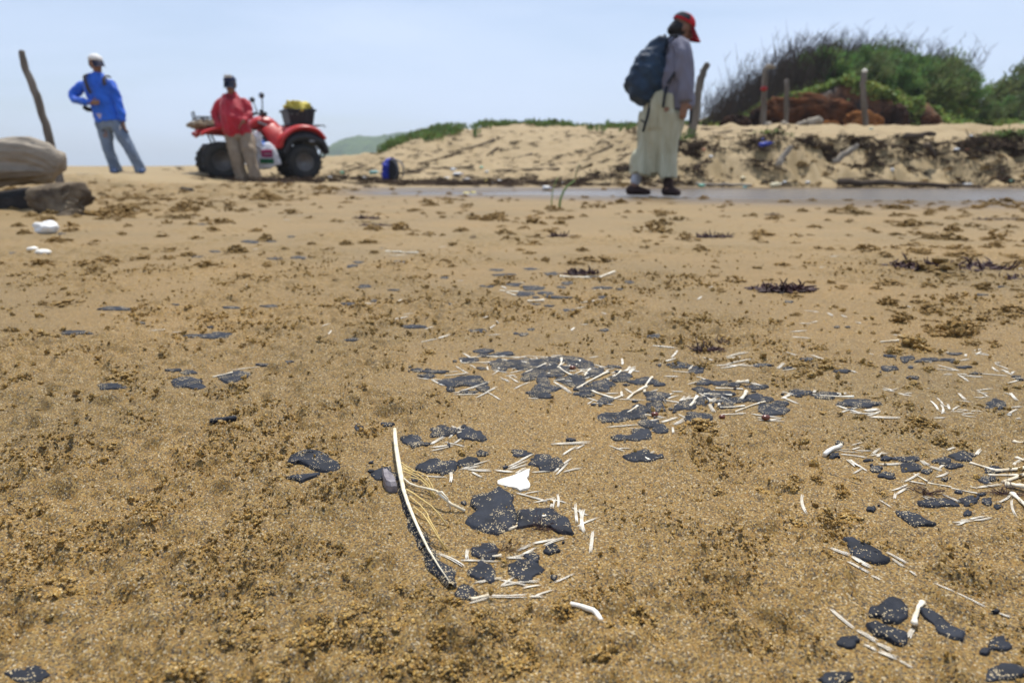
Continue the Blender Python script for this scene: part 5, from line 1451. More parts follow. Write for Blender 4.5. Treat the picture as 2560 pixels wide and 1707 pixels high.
SCR = [('Q',1030,508,50,26,'white','white scrap high in the drift line right of the blue backpack'), ('Q',1290,525,34,20,'white','small round white scrap in the middle of the drift line'),
       ('Q',1390,598,42,28,'white','white scrap low in the drift line above the stream'), ('Q',1340,612,26,16,'white','tiny white scrap beside the low white scrap'),
       ('Q',1130,585,80,26,'grey','flat grey box scrap in the drift line'), ('Q',1280,597,26,16,'yellow','tiny yellow scrap in the drift line'), ('Q',170,530,30,26,'green','green scrap right of the quad bike front wheel'),
       ('Q',75,567,32,22,'white','white scrap at the quad bike front wheel'), ('Q',345,570,34,22,'white','white scrap left of the blue backpack'), ('Q',1250,490,30,20,'green','pale green scrap above the drift line'),
       ('Q',1130,692,60,16,'yellow','pale yellow scrap in the stream'), ('Q',1185,690,50,16,'yellow','second pale yellow scrap in the stream, right of the first'), ('Q',1800,600,50,18,'cream','cream scrap below the bank left of the woman'),
       ('Q',1880,612,16,18,'white','tiny white scrap left of the walking woman'), ('Q',980,572,50,12,'white','thin white strip in the drift line'),
       ('R',350,1285,30,14,'teal','teal scrap at the water edge left of the cream bottle'), ('R',635,1250,30,18,'white','white scrap just right of the cream bottle'),
       ('R',800,1255,34,16,'white','white scrap at the foot of the bank left of the dark log'), ('R',335,1228,40,20,'cream','cream lump at the foot of the bank right of the woman'), ('R',1405,1170,24,22,'white','white scrap above the dark driftwood log'),
       ('R',1865,1015,44,18,'white','white scrap near the bank lip at right'), ('R',1970,925,24,22,'white','white scrap on the bank lip near the right rock'), ('R',105,1072,30,18,'white','white scrap on the bank left of the blue bottle'),
       ('R',55,1025,30,20,'orange','pale orange scrap on the bank right of the woman'), ('R',1945,1265,60,16,'white','white strip beside the end of the dark log'), ('R',2265,1245,40,18,'green','green scrap at the bank foot near the right edge'),
       ('R',480,945,24,16,'blue','small blue scrap above the blue bottle'), ('R',1940,1030,30,14,'orange','orange scrap below the bank lip at right'), ('R',1255,870,30,8,'teal','teal scrap at the foot of the white-topped stake')]
for i, (z, x, y, w, h, c, lab) in enumerate(SCR):
    px, py = zz(z, x, y); s = ZO[z][2]
    scrap(px, py, w / s, h / s, c, lab, 900 + i)

# green stalks -------------------------------------------------------------
def stalks():
    b = hit(1398, 519)
    root = empty('green_stalk_plant', b, 0, 'thin green plant with two bent stalks rising before the stream', 'plant')
    m = mk('stalk', (.20, .30, .10), (.12, .20, .05), scale=40, rough=.5); m2 = mk('dry_stalk', (.42, .38, .22), (.30, .27, .14), scale=40, rough=.6)
    for pts, mt, r in (([(1850,800),(1858,750),(1870,710),(1888,670),(1910,640),(1945,612),(1975,590)], m, .0068), ([(1975,590),(1982,545),(1990,500),(2010,462)], m2, .0048), ([(1790,795),(1793,740),(1800,680),(1815,620),(1840,570)], m, .0034)):
        bm = bmesh.new(); P = [at(*zz('Q', *p), b.y) - b for p in pts]
        if pts[0][1] > 790: P[0].z = -.02
        sweep(bm, P, [r * (1.25 - .6 * i / len(P)) for i in range(len(P))], seg=7)
        bm_obj('stalk', bm, mt, root)
stalks()

# ------------------------------------------------------------------ people
M_SKIN = mk('skin', (.27, .145, .092), (.20, .10, .062), scale=14, rough=.55, bump=.15, bscale=120, spec=.35)
M_HAIR = mk('hair', (.012, .010, .010), rough=.5)
M_EYE = mk('eye', (.03, .02, .015), rough=.2)

def hand(bm, wrist, palm_dir, spread, thumb_dir, L=.17, curl=.5, back=None):
    """palm, four unequal curled fingers and a thumb rooted at the side of the palm"""
    d = Vector(palm_dir).normalized(); s = Vector(spread); s = (s - d * s.dot(d)).normalized(); nrm = d.cross(s)
    if back is not None and nrm.dot(Vector(back)) > 0: nrm = -nrm
    w = Vector(wrist)
    sweep(bm, [w - d * .02, w + d * L * .15, w + d * L * .48], [(.026, .018), (.036, .016), (.038, .014)], ref=s, seg=8)
    for i, (o, l) in enumerate(((-1.1, .40), (-.38, .48), (.36, .45), (1.05, .36))):
        b = w + d * L * .45 + s * (.0245 * o)
        p1 = b + d * L * l * .45 + nrm * (-.2 * curl) * L * .3
        p2 = p1 + (d * (1 - .6 * curl) - nrm * curl).normalized() * L * l * .35
        p3 = p2 + (d * (1 - 1.2 * curl) - nrm * curl * 1.2).normalized() * L * l * .3
        sweep(bm, [b, p1, p2, p3], [.0095, .009, .0085, .007], ref=s, seg=6)
    t = w + d * L * .12 + s * (.03 if Vector(thumb_dir).dot(s) > 0 else -.03)
    td = (Vector(thumb_dir).normalized() + d * .8).normalized()
    sweep(bm, [t, t + td * L * .2, t + td * L * .2 + d * L * .18], [.012, .0105, .008], ref=s, seg=6)

def head(bm, c, face, up, r=.098):
    """skull, jaw, nose, ears, in the direction face"""
    c = Vector(c); f = Vector(face).normalized(); u = Vector(up); u = (u - f * u.dot(f)).normalized(); s = f.cross(u)
    R = Matrix((s, f, u)).transposed()
    ball(bm, c + u * .02 - f * .008, (r * .80, r * .98, r * 1.05), 3, R)
    ball(bm, c - u * r * .55 + f * r * .22, (r * .62, r * .66, r * .68), 3, R)
    ball(bm, c - u * r * .95 + f * r * .52, (r * .32, r * .28, r * .24), 2, R)
    sweep(bm, [c + f * r * .85 + u * r * .12, c + f * r * 1.12 - u * r * .28, c + f * r * .95 - u * r * .36], [(.012, .012), (.018, .014), (.014, .010)], ref=s, seg=6)
    sweep(bm, [c + f * r * .80 - u * r * .58 - s * .022, c + f * r * .90 - u * r * .57, c + f * r * .80 - u * r * .58 + s * .022], [.007, .011, .007], ref=u, seg=6)
    for k in (-1, 1):
        ball(bm, c + s * k * r * .80 - u * r * .12, (.010, .020, .030), 2, R)
    return s, f, u

def eyes(root, c, s, f, u, r=.098):
    for k in (-1, 1):
        bm = bmesh.new(); ball(bm, Vector(c) + f * r * .83 + s * k * r * .34 + u * r * .02, (.011, .008, .007), 2)
        bm_obj('eye', bm, M_EYE, root)

def cap(root, c, s, f, u, crown, brim, r=.098, name='cap', brim_dir=None, side=None, droop=0.1):
    R = Matrix((s, f, u)).transposed()
    c = Vector(c)
    bm = bmesh.new()
    g = bmesh.ops.create_uvsphere(bm, u_segments=24, v_segments=14, radius=1)
    bmesh.ops.delete(bm, geom=[v for v in bm.verts if v.co.z < -.02], context='VERTS')
    M = Matrix.Translation(c + u * .034 - f * .006) @ R.to_4x4() @ Matrix.Diagonal((r * .92, r * 1.08, r * .90, 1))
    bmesh.ops.transform(bm, matrix=M, verts=bm.verts[:])
    bmesh.ops.solidify(bm, geom=bm.faces[:], thickness=.004)
    crown_o = bm_obj(name, bm, crown, root)
    b = Vector(brim_dir) if brim_dir is not None else f
    b = (b - u * b.dot(u)).normalized(); bs = b.cross(u)
    bm = bmesh.new(); rows = []
    for j in range(5):
        q = j / 4; row = []
        for i in range(13):
            a = math.radians(-62 + 124 * i / 12)
            rad_s, rad_f = r * .90, r * 1.05
            p = c + u * (.034 - .001) + bs * math.sin(a) * rad_s * (1 - .05 * q) + b * (math.cos(a) * rad_f + q * .098 * math.cos(a * .95) ** .6) - u * (q * (droop * .2) + .012 * (math.sin(a) ** 2) * (1 + q))
            row.append(bm.verts.new(p))
        rows.append(row)
    for j in range(4):
        for i in range(12): bm.faces.new((rows[j][i], rows[j][i + 1], rows[j + 1][i + 1], rows[j + 1][i]))
    bmesh.ops.solidify(bm, geom=bm.faces[:], thickness=.004)
    bm_obj('brim', bm, brim, crown_o)
    return crown_o

def limb(bm, pts, rad, ref=(0, 1, 0), seg=14, tipf=0.5):
    """smooth resampled tube"""
    P = [Vector(p) for p in pts]; n = len(P); out, rr = [], []
    R = [r if isinstance(r, tuple) else (r, r) for r in rad]
    for i in range(n - 1):
        p0, p1, p2, p3 = P[max(i - 1, 0)], P[i], P[i + 1], P[min(i + 2, n - 1)]
        for k in range(5):
            t = k / 5; t2, t3 = t * t, t * t * t
            out.append(.5 * ((2 * p1) + (p2 - p0) * t + (2 * p0 - 5 * p1 + 4 * p2 - p3) * t2 + (3 * p1 - p0 - 3 * p2 + p3) * t3))
            rr.append(tuple(R[i][a] + (R[i + 1][a] - R[i][a]) * t for a in (0, 1)))
    out.append(P[-1]); rr.append(R[-1])
    sweep(bm, out, rr, ref=ref, seg=seg, tipf=tipf)

def shoe(root, ankle, toe, mat, w=.046, name='shoe'):
    a, t = Vector(ankle), Vector(toe)
    bm = bmesh.new()
    d = (t - a); d.z = 0; L = d.length; d.normalize()
    hz_ = a.z; z0 = t.z
    heel = Vector((a.x, a.y, z0)) - d * .055
    limb(bm, [heel + Vector((0, 0, .04)), heel + d * .06 + Vector((0, 0, .05)), heel + d * (.06 + L * .5) + Vector((0, 0, .038)), heel + d * (.055 + L) + Vector((0, 0, .026))],
         [(w * .75, .04), (w * .85, .052), (w, .038), (w * .72, .024)], ref=d.cross(Vector((0, 0, 1))), seg=12)
    limb(bm, [heel + d * .05 + Vector((0, 0, .04)), a + Vector((0, 0, .02))], [.042, .04], seg=10)
    bmesh.ops.bisect_plane(bm, geom=bm.verts[:] + bm.edges[:] + bm.faces[:], plane_co=(0, 0, z0), plane_no=(0, 0, -1), clear_outer=True)
    bmesh.ops.holes_fill(bm, edges=bm.edges[:])
    return link_mesh(name, remesh(bm, .009, 3), mat, root)

def garment(root, name, build, mat, voxel=.011, smooth=4, wrinkle=.012, wscale=9, seed=0, stretch=(1, 1, 1)):
    bm = bmesh.new(); build(bm)
    return link_mesh(name, remesh(bm, voxel, smooth, wrinkle, wscale, seed, stretch), mat, root)

# ---- walking woman -------------------------------------------------------
def woman():
    px0, d = 1500 + 430 / 3.1375, 6.45
    base = at(px0, 488, d); base.z = -.005
    R = empty('person', base, 0, 'person walking right in red cap, grey checked shirt and wide cream trousers', 'person')
    k = 1.0
    def w(zx, zy, y=0.0): return Vector(((zx - 430) / 920, y, (1500 - zy) / 920))
    # body (one continuous surface)
    bm = bmesh.new()
    hc = w(585, 190, -.0); face, up = Vector((.86, -.05, -.42)), Vector((.42, 0, .9))
    s, f, u = head(bm, hc, face, up, .094)
    limb(bm, [w(545, 300), w(560, 240), w(580, 200)], [.055, .05, .05])
    limb(bm, [w(490, 760), w(500, 560), w(530, 380), w(545, 300)], [(.10, .09), (.10, .09), (.11, .08), (.06, .05)])
    limb(bm, [w(560, 330, -.17), w(580, 560, -.20), w(592, 760, -.22)], [.05, .042, .03])
    limb(bm, [w(560, 330, .17), w(600, 560, .20), w(640, 700, .22)], [.05, .042, .03])
    hand(bm, w(592, 760, -.22), (-.10, -.05, -1), (.8, -.2, 0), (1, 0, 0), .165, .45)
    hand(bm, w(640, 700, .22), (.1, 0, -1), (.8, .2, 0), (1, 0, 0), .165, .45)
    limb(bm, [w(450, 800, .09), w(380, 1080, .09), w(290, 1330, .09), w(262, 1450, .09)], [.09, .062, .042, .036])
    limb(bm, [w(470, 800, -.09), w(500, 1080, -.09), w(515, 1330, -.09), w(520, 1450, -.09)], [.09, .062, .042, .036])
    link_mesh('body', remesh(bm, .008, 3), M_SKIN, R)
    eyes(R, hc, s, f, u, .094)
    # hair: dark bun and nape under the cap
    bm = bmesh.new()
    ball(bm, hc + Vector((-.035, 0, -.005)), (.082, .082, .085), 3); ball(bm, w(508, 195), (.05, .065, .045), 3); ball(bm, w(540, 175), (.06, .075, .06), 3)
    link_mesh('hair', remesh(bm, .008, 3, .006, 30, 3), M_HAIR, R)
    red = mk('red_cap', (.52, .018, .03), (.42, .012, .022), scale=20, rough=.8)
    co = cap(R, hc + Vector((0.0, 0, .012)), s, f, u, red, mk('red_brim', (.36, .012, .022)), .098, droop=.35)
    bm = bmesh.new()     # dark mesh panel at the back side of the cap
    pc = hc + Vector((0, 0, .012))
    g = bmesh.ops.create_uvsphere(bm, u_segments=24, v_segments=14, radius=1)
    bmesh.ops.delete(bm, geom=[v for v in bm.verts if v.co.z < .02 or v.co.y > .28 or v.co.z > .86], context='VERTS')
    bmesh.ops.transform(bm, matrix=Matrix.Translation(pc + u * .034 - f * .006) @ Matrix((s, f, u)).transposed().to_4x4() @ Matrix.Diagonal((.098 * .95, .098 * 1.11, .098 * .93, 1)), verts=bm.verts[:])
    bm_obj('mesh_panel', bm, mk('cap_mesh', (.02, .02, .03), rough=.9), co)
    # shirt
    m, nt, N, L, P = new_mat('checked_shirt')
    t = N.new('ShaderNodeTexCoord'); ck = N.new('ShaderNodeTexBrick'); ck.inputs['Scale'].default_value = 26; ck.inputs['Mortar Size'].default_value = .05
    ck.inputs['Color1'].default_value = (.10, .105, .16, 1); ck.inputs['Color2'].default_value = (.13, .13, .185, 1); ck.inputs['Mortar'].default_value = (.22, .215, .27, 1); ck.offset = 0
    mpn = N.new('ShaderNodeMapping'); mpn.inputs['Rotation'].default_value = (math.pi / 2, 0, 0)
    L.new(t.outputs['Object'], mpn.inputs['Vector']); L.new(mpn.outputs[0], ck.inputs['Vector']); L.new(ck.outputs['Color'], P.inputs['Base Color']); P.inputs['Roughness'].default_value = .8
    def shirt(bm):
        limb(bm, [w(585, 800), w(560, 690), w(540, 560), w(545, 430), w(540, 320), w(548, 262)], [(.19, .135), (.20, .15), (.20, .16), (.20, .145), (.175, .10), (.09, .07)])
        limb(bm, [w(500, 640), w(500, 520)], [(.17, .12), (.18, .13)])
        for sy in (-1, 1):
            limb(bm, [w(545, 310, sy * .13), w(560, 400, sy * .19), w(578, 560, sy * .215), w(590, 690, sy * .23)], [.075, .082, .076, .07])
            limb(bm, [w(590, 660, sy * .23), w(590, 690, sy * .23), w(592, 755, sy * .228)], [.058, .068, .060])
    garment(R, 'shirt', shirt, m, .011, 2, .026, 15, 4, (1.6, 1, .6))
    # trousers
    def trousers(bm):
        limb(bm, [w(490, 690), w(470, 790), w(455, 880), w(450, 960)], [(.17, .15), (.175, .175), (.17, .17), (.155, .155)])
        limb(bm, [w(420, 840, .07), w(400, 1000, .08), w(365, 1160, .085), (w(330, 1325, .085))], [(.13, .135), (.125, .125), (.13, .12), (.15, .115)], tipf=.02)
        limb(bm, [w(450, 900), w(440, 1080), w(425, 1220), w(418, 1318)], [(.15, .14), (.14, .11), (.12, .075), (.12, .06)], tipf=.02)
        limb(bm, [w(500, 840, -.07), w(500, 1000, -.075), w(500, 1160, -.08), (w(505, 1350, -.08))], [(.12, .13), (.10, .105), (.095, .088), (.115, .078)], tipf=.02)
    garment(R, 'trousers', trousers, mk('cream_cloth', (.50, .49, .36), (.40, .38, .26), scale=7, rough=.85, bump=.7, bscale=22, stretch=(1.6, 1, .5)), .010, 1, .050, 12, 9, (1.9, 1.2, .22))
    brown = mk('brown_boot', (.045, .022, .018), (.03, .015, .012), scale=30, rough=.7)
    shoe(R, w(258, 1440, .09), w(400, 1500, .07), brown, .052); shoe(R, w(530, 1440, -.09), w(615, 1500, -.13), brown, .052)
    bm = bmesh.new(); limb(bm, [w(300, 1300, .09), w(268, 1400, .09)], [.05, .045]); bm_obj('sock', bm, mk('sock', (.45, .47, .52)), R)
    bm = bmesh.new(); limb(bm, [w(515, 1310, -.09), w(520, 1425, -.09)], [.046, .044]); bm_obj('sock', bm, brown, R)
    # backpack, a thing of its own
    B = empty('backpack', base, 0, 'large dark blue backpack worn by the walking person', 'backpack')
    mb = mk('navy_pack', (.018, .045, .085), (.010, .022, .045), scale=9, rough=.6, bump=.4, bscale=40, spec=.35)
    def pack(bm):
        limb(bm, [w(440, 275), w(400, 330), w(350, 430), w(310, 530), w(285, 640), w(275, 740)], [(.12, .05), (.15, .085), (.17, .125), (.175, .155), (.175, .165), (.14, .10)])
        limb(bm, [w(400, 420), w(380, 560), w(340, 700)], [(.14, .08), (.15, .09), (.13, .08)])
        ball(bm, w(235, 650), (.09, .12, .10), 3)
    garment(B, 'pack_body', pack, mb, .012, 2, .034, 11, 12, (1, 1, 1.2))
    ms = mk('pack_strap', (.02, .025, .035), rough=.8)
    for pts in ([(450, 640, -.18), (432, 720, -.19), (425, 800, -.19)], [(335, 750, -.12), (310, 880, -.13), (283, 985, -.13)], [(655, 770, -.14), (660, 850, -.15), (658, 922, -.15)]):
        bm = bmesh.new(); sweep(bm, [w(*p) for p in pts], [(.012, .004)] * 3, ref=(1, 0, 0), seg=6); bm_obj('hanging_strap', bm, ms, B)
    for sy in (-1, 1):
        bm = bmesh.new(); limb(bm, [w(430, 300, sy * .10), w(470, 262, sy * .11), w(520, 262, sy * .115), w(560, 320, sy * .12 + sy * .03), w(520, 500, sy * .19), w(450, 620, sy * .18)], [(.026, .008)] * 6, ref=(0, 1, 0), seg=8); bm_obj('shoulder_strap', bm, ms, B)
    bm = bmesh.new(); limb(bm, [w(150 + 120, 890, -.13), w(268, 900, -.13), w(295, 915, -.13)], [.006, .008, .006]); bm_obj('buckle', bm, ms, B)
    bm = bmesh.new(); limb(bm, [w(430, 262, -.03), w(445, 235, 0), w(465, 255, .03)], [.009] * 3); bm_obj('handle', bm, ms, B)
woman()

# ---- man in blue -----------------------------------------------------------
def blue_man():
    px0, d = 180 + 540 / 4.612, 10.55
    base = at(px0, 434, d); base.z = gz(base.x, base.y) - .01
    zt = at(px0, 434, d).z
    R = empty('person', base, 0, 'person standing in a bright blue long-sleeved top, jeans and white cap', 'person')
    def w(zx, zy, y=0.0): return Vector(((zx - 540) / 826, y, (1495 - zy) / 826 + (zt - base.z)))
    g0 = zt - base.z
    bm = bmesh.new()
    hc = w(455, 222, -.02); face, up = Vector((.80, -.58, -.06)), Vector((.05, 0, 1))
    s, f, u = head(bm, hc, face, up, .10)
    limb(bm, [w(450, 400), w(455, 330), w(455, 250)], [.06, .055, .052])
    limb(bm, [w(480, 880), w(460, 640), w(440, 440), w(445, 370)], [(.09, .11), (.09, .11), (.09, .13), (.05, .055)], ref=(0, 1, 0))
    limb(bm, [w(262, 482, .0), w(140, 600, -.05), w(300, 665, -.18), w(440, 680, -.20)], [.05, .045, .038, .03])
    hand(bm, w(430, 678, -.2), (1, -.1, .03), (0, .1, 1), (0, 0, 1), .175, .8, back=(0, -1, 0))
    limb(bm, [w(598, 495, .0), w(672, 690, -.02), w(705, 880, -.05)], [.05, .043, .03])
    hand(bm, w(706, 885, -.05), (.14, -.1, -1), (.3, -1, 0), (-.3, -1, 0), .175, .5)
    limb(bm, [w(440, 880), w(465, 1180, -.03), w(505, 1460)], [.085, .06, .042])
    limb(bm, [w(610, 900), w(735, 1190, -.06), w(825, 1460, -.02)], [.085, .06, .042])
    link_mesh('body', remesh(bm, .009, 3), M_SKIN, R)
    eyes(R, hc, s, f, u)
    bm = bmesh.new(); ball(bm, hc + Vector((-.03, .03, -.0)), (.085, .085, .085), 3); link_mesh('hair', remesh(bm, .01, 2), M_HAIR, R)
    cap(R, hc + Vector((0, 0, .006)), s, f, u, mk('white_cap', (.78, .76, .72), (.66, .63, .6), scale=20), mk('navy_brim', (.03, .035, .08)), .104, droop=.4)
    mt = mk('blue_top', (.016, .14, .72), (.010, .09, .52), scale=6, rough=.6, sheen=.2, bump=.7, bscale=20)
    def top(bm):
        limb(bm, [w(500, 880, 0), w(490, 800, 0), w(465, 660), w(442, 530), w(430, 450), w(436, 395), w(450, 345), w(453, 320)], [(.145, .195), (.145, .18), (.14, .175), (.145, .205), (.13, .205), (.11, .18), (.075, .095), (.06, .062)], ref=(0, 1, 0))
        limb(bm, [w(310, 455, .0), w(252, 478, .0), w(185, 535, -.02), w(135, 600, -.05), w(200, 640, -.12), w(320, 662, -.18), w(425, 675, -.2)], [.080, .080, .070, .064, .058, .052, .046])
        limb(bm, [w(560, 450), w(600, 490), w(645, 610, -.01), w(675, 700, -.02), w(700, 875, -.05)], [.078, .074, .064, .056, .048])
    garment(R, 'top', top, mt, .011, 2, .024, 13, 2, (1, 1, .8))
    bm = bmesh.new(); limb(bm, [w(470, 800), w(465, 855)], [(.135, .168), (.133, .165)], ref=(0, 1, 0)); bm_obj('undershirt', bm, mk('pink_grey', (.5, .42, .5)), R)
    def jeans(bm):
        limb(bm, [w(485, 825), w(500, 900), w(515, 960)], [(.115, .165), (.125, .18), (.12, .17)], ref=(0, 1, 0))
        limb(bm, [w(435, 900), w(450, 1050), w(465, 1200, -.03), w(490, 1350), w(508, 1478)], [.108, .096, .082, .078, .084], tipf=.02)
        limb(bm, [w(590, 920), w(670, 1050, -.04), w(740, 1200, -.06), w(790, 1350, -.04), w(825, 1478, -.02)], [.108, .096, .084, .076, .08], tipf=.02)
    garment(R, 'jeans', jeans, mk('pale_denim', (.20, .25, .33), (.12, .16, .23), scale=7, rough=.85, bump=.6, bscale=22), .011, 2, .024, 13, 6, (1.4, 1.2, .6))
    bm = bmesh.new(); ball(bm, w(470, 990, -.105), (.022, .006, .011), 2); bm_obj('dark_tear', bm, mk('tear', (.05, .04, .045)), R)
    sh = mk('blue_shoe', (.05, .09, .2), rough=.7)
    shoe(R, w(510, 1455, 0), w(530, 1495, -.14), sh); shoe(R, w(828, 1455, -.02), w(880, 1497, -.10), sh)
    B = empty('backpack', base, 0, 'small dark backpack with straps worn by the person in blue', 'backpack')
    ms = mk('brown_strap', (.055, .045, .05), rough=.8)
    for pts in ([(365, 350, .10), (358, 345, -.02), (372, 380, -.17), (400, 480, -.21), (425, 575, -.20)], [(545, 365, .10), (560, 360, -.02), (585, 410, -.15), (605, 480, -.19)]):
        bm = bmesh.new(); limb(bm, [w(*p) for p in pts], [(.026, .010)] * len(pts), ref=(1, 0, 0), seg=8); bm_obj('shoulder_strap', bm, ms, B)
    def bp(bm): limb(bm, [w(420, 400, .21), w(420, 520, .25), w(410, 650, .25), w(400, 735, .22)], [(.15, .07), (.17, .10), (.18, .11), (.14, .07)], ref=(1, 0, 0))
    garment(B, 'pack_body', bp, mk('black_pack', (.02, .02, .025)), .014, 3, .01)
    bm = bmesh.new(); limb(bm, [w(240, 715, -.02), w(280, 740, -.02), w(330, 745, .05)], [.03, .035, .03]); bm_obj('hip_pouch', bm, mk('black_pouch', (.015, .015, .018)), B)
    bm = bmesh.new(); limb(bm, [w(680, 930, -.10), w(678, 985, -.10)], [(.022, .012)] * 2); tag(bm_obj('paper_scrap', bm, mk('pale_scrap', (.55, .55, .6)), None, loc=base), 'pale paper scrap held in the lowered hand of the person in blue', 'paper')
blue_man()

# ---- man in red leaning on the quad bike -----------------------------------
def red_man():
    px0, d = 500 + 500 / 5.228, 10.75
    base = at(px0, 458, d); zt = base.z
    base.z = gz(base.x, base.y) - .01
    R = empty('person', base, 0, 'person in a red long-sleeved shirt leaning against the quad bike', 'person')
    def w(zx, zy, y=0.0): return Vector(((zx - 500) / 890, y, (1490 - zy) / 890 + (zt - base.z)))
    bm = bmesh.new()
    hc = w(462, 205, .16); face, up = Vector((.22, -1, -.08)), Vector((0, .05, 1))
    s, f, u = head(bm, hc, face, up, .098)
    limb(bm, [w(460, 380, .19), w(462, 310, .18), w(462, 240, .17)], [.062, .056, .052])
    limb(bm, [w(510, 830, .18), w(480, 640, .15), w(455, 440, .19), w(460, 350, .19)], [(.13, .09), (.13, .09), (.13, .08), (.055, .05)], ref=(1, 0, 0))
    limb(bm, [w(285, 458, .2), w(225, 608, .155), w(320, 775, .05)], [.052, .045, .032])
    hand(bm, w(318, 775, .06), (.75, -.1, -.55), (.3, -1, .2), (.2, -.3, 1), .17, .5)
    limb(bm, [w(618, 458, .2), w(688, 598, .135), w(650, 690, .0)], [.052, .045, .032])
    hand(bm, w(655, 680, .01), (-.55, -.25, -.6), (.5, -.8, .3), (.3, -.6, .5), .17, .5)
    limb(bm, [w(445, 860, .12), w(510, 1130, -.02), w(575, 1440, -.02)], [.09, .064, .045])
    limb(bm, [w(640, 860, .12), w(705, 1130, -.04), w(770, 1420, -.08)], [.09, .064, .045])
    link_mesh('body', remesh(bm, .009, 3), M_SKIN, R)
    eyes(R, hc, s, f, u)
    bm = bmesh.new(); ball(bm, hc + Vector((0, .03, .0)), (.083, .085, .08), 3); link_mesh('hair', remesh(bm, .01, 2), M_HAIR, R)
    navy = mk('navy_cap', (.02, .03, .09), (.015, .022, .06), scale=20)
    co = cap(R, hc + Vector((0, 0, .01)), s, f, u, navy, mk('navy_cap_brim', (.012, .018, .05)), .102, droop=.45)
    for k in (-1, 1):      # white double emblem on the cap front
        bm = bmesh.new(); ball(bm, hc + Vector((.014 + k * .030, -.096, .108)), (.033, .016, .026), 3); bm_obj('emblem', bm, mk('white_emblem', (.85, .85, .85)), co)
        bm = bmesh.new(); ball(bm, hc + Vector((.014 + k * .026, -.112, .110)), (.009, .005, .008), 2); bm_obj('emblem_dot', bm, mk('grey_dot', (.15, .15, .17)), co)
    mt = mk('red_shirt', (.47, .009, .028), (.30, .006, .02), scale=6, rough=.65, sheen=.2, bump=.7, bscale=20)
    def top(bm):
        limb(bm, [w(515, 835, .13), w(510, 770, .11), w(490, 640, .10), w(465, 500, .15), w(452, 420, .19), w(456, 362, .19), w(462, 318, .19), w(463, 295, .18)], [(.205, .15), (.205, .17), (.195, .175), (.195, .145), (.19, .12), (.15, .095), (.085, .07), (.06, .058)], ref=(1, 0, 0))
        limb(bm, [w(330, 425, .2), w(278, 455, .2), w(236, 540, .18), w(222, 610, .15), w(262, 700, .10), w(315, 770, .06)], [.074, .074, .066, .060, .054, .046])
        limb(bm, [w(580, 425, .2), w(625, 455, .2), w(668, 535, .17), w(688, 600, .13), w(672, 650, .06), w(655, 680, .02)], [.074, .072, .064, .058, .052, .046])
    garment(R, 'shirt', top, mt, .011, 2, .024, 13, 21, (1.2, 1, .8))
    bm = bmesh.new(); bmv = [w(425, 335, .09), w(470, 470, .035), w(505, 335, .09)]
    sweep(bm, bmv, [.010, .012, .010], seg=6); bm_obj('collar', bm, mk('dark_collar', (.22, .008, .03)), R)
    def tr(bm):
        limb(bm, [w(520, 800, .14), w(530, 860, .13), w(540, 920, .12)], [(.175, .14), (.19, .15), (.185, .145)], ref=(1, 0, 0))
        limb(bm, [w(440, 880, .12), w(475, 1000, .05), w(510, 1130, -.02), w(545, 1290, -.03), w(575, 1452, -.03)], [.118, .108, .094, .09, .096], tipf=.02)
        limb(bm, [w(630, 880, .12), w(670, 1000, .04), w(705, 1130, -.04), w(740, 1290, -.07), w(772, 1440, -.09)], [.118, .108, .094, .088, .092], tipf=.02)
    garment(R, 'trousers', tr, mk('khaki', (.30, .235, .165), (.20, .15, .105), scale=7, rough=.85, bump=.6, bscale=22), .011, 2, .026, 13, 14, (1.5, 1.2, .6))
    sh = mk('tan_shoe', (.26, .20, .14), (.15, .11, .08), scale=30, rough=.8)
    shoe(R, w(575, 1430, -.02), w(600, 1492, -.20), sh); shoe(R, w(775, 1425, -.08), w(850, 1494, -.20), sh)
red_man()

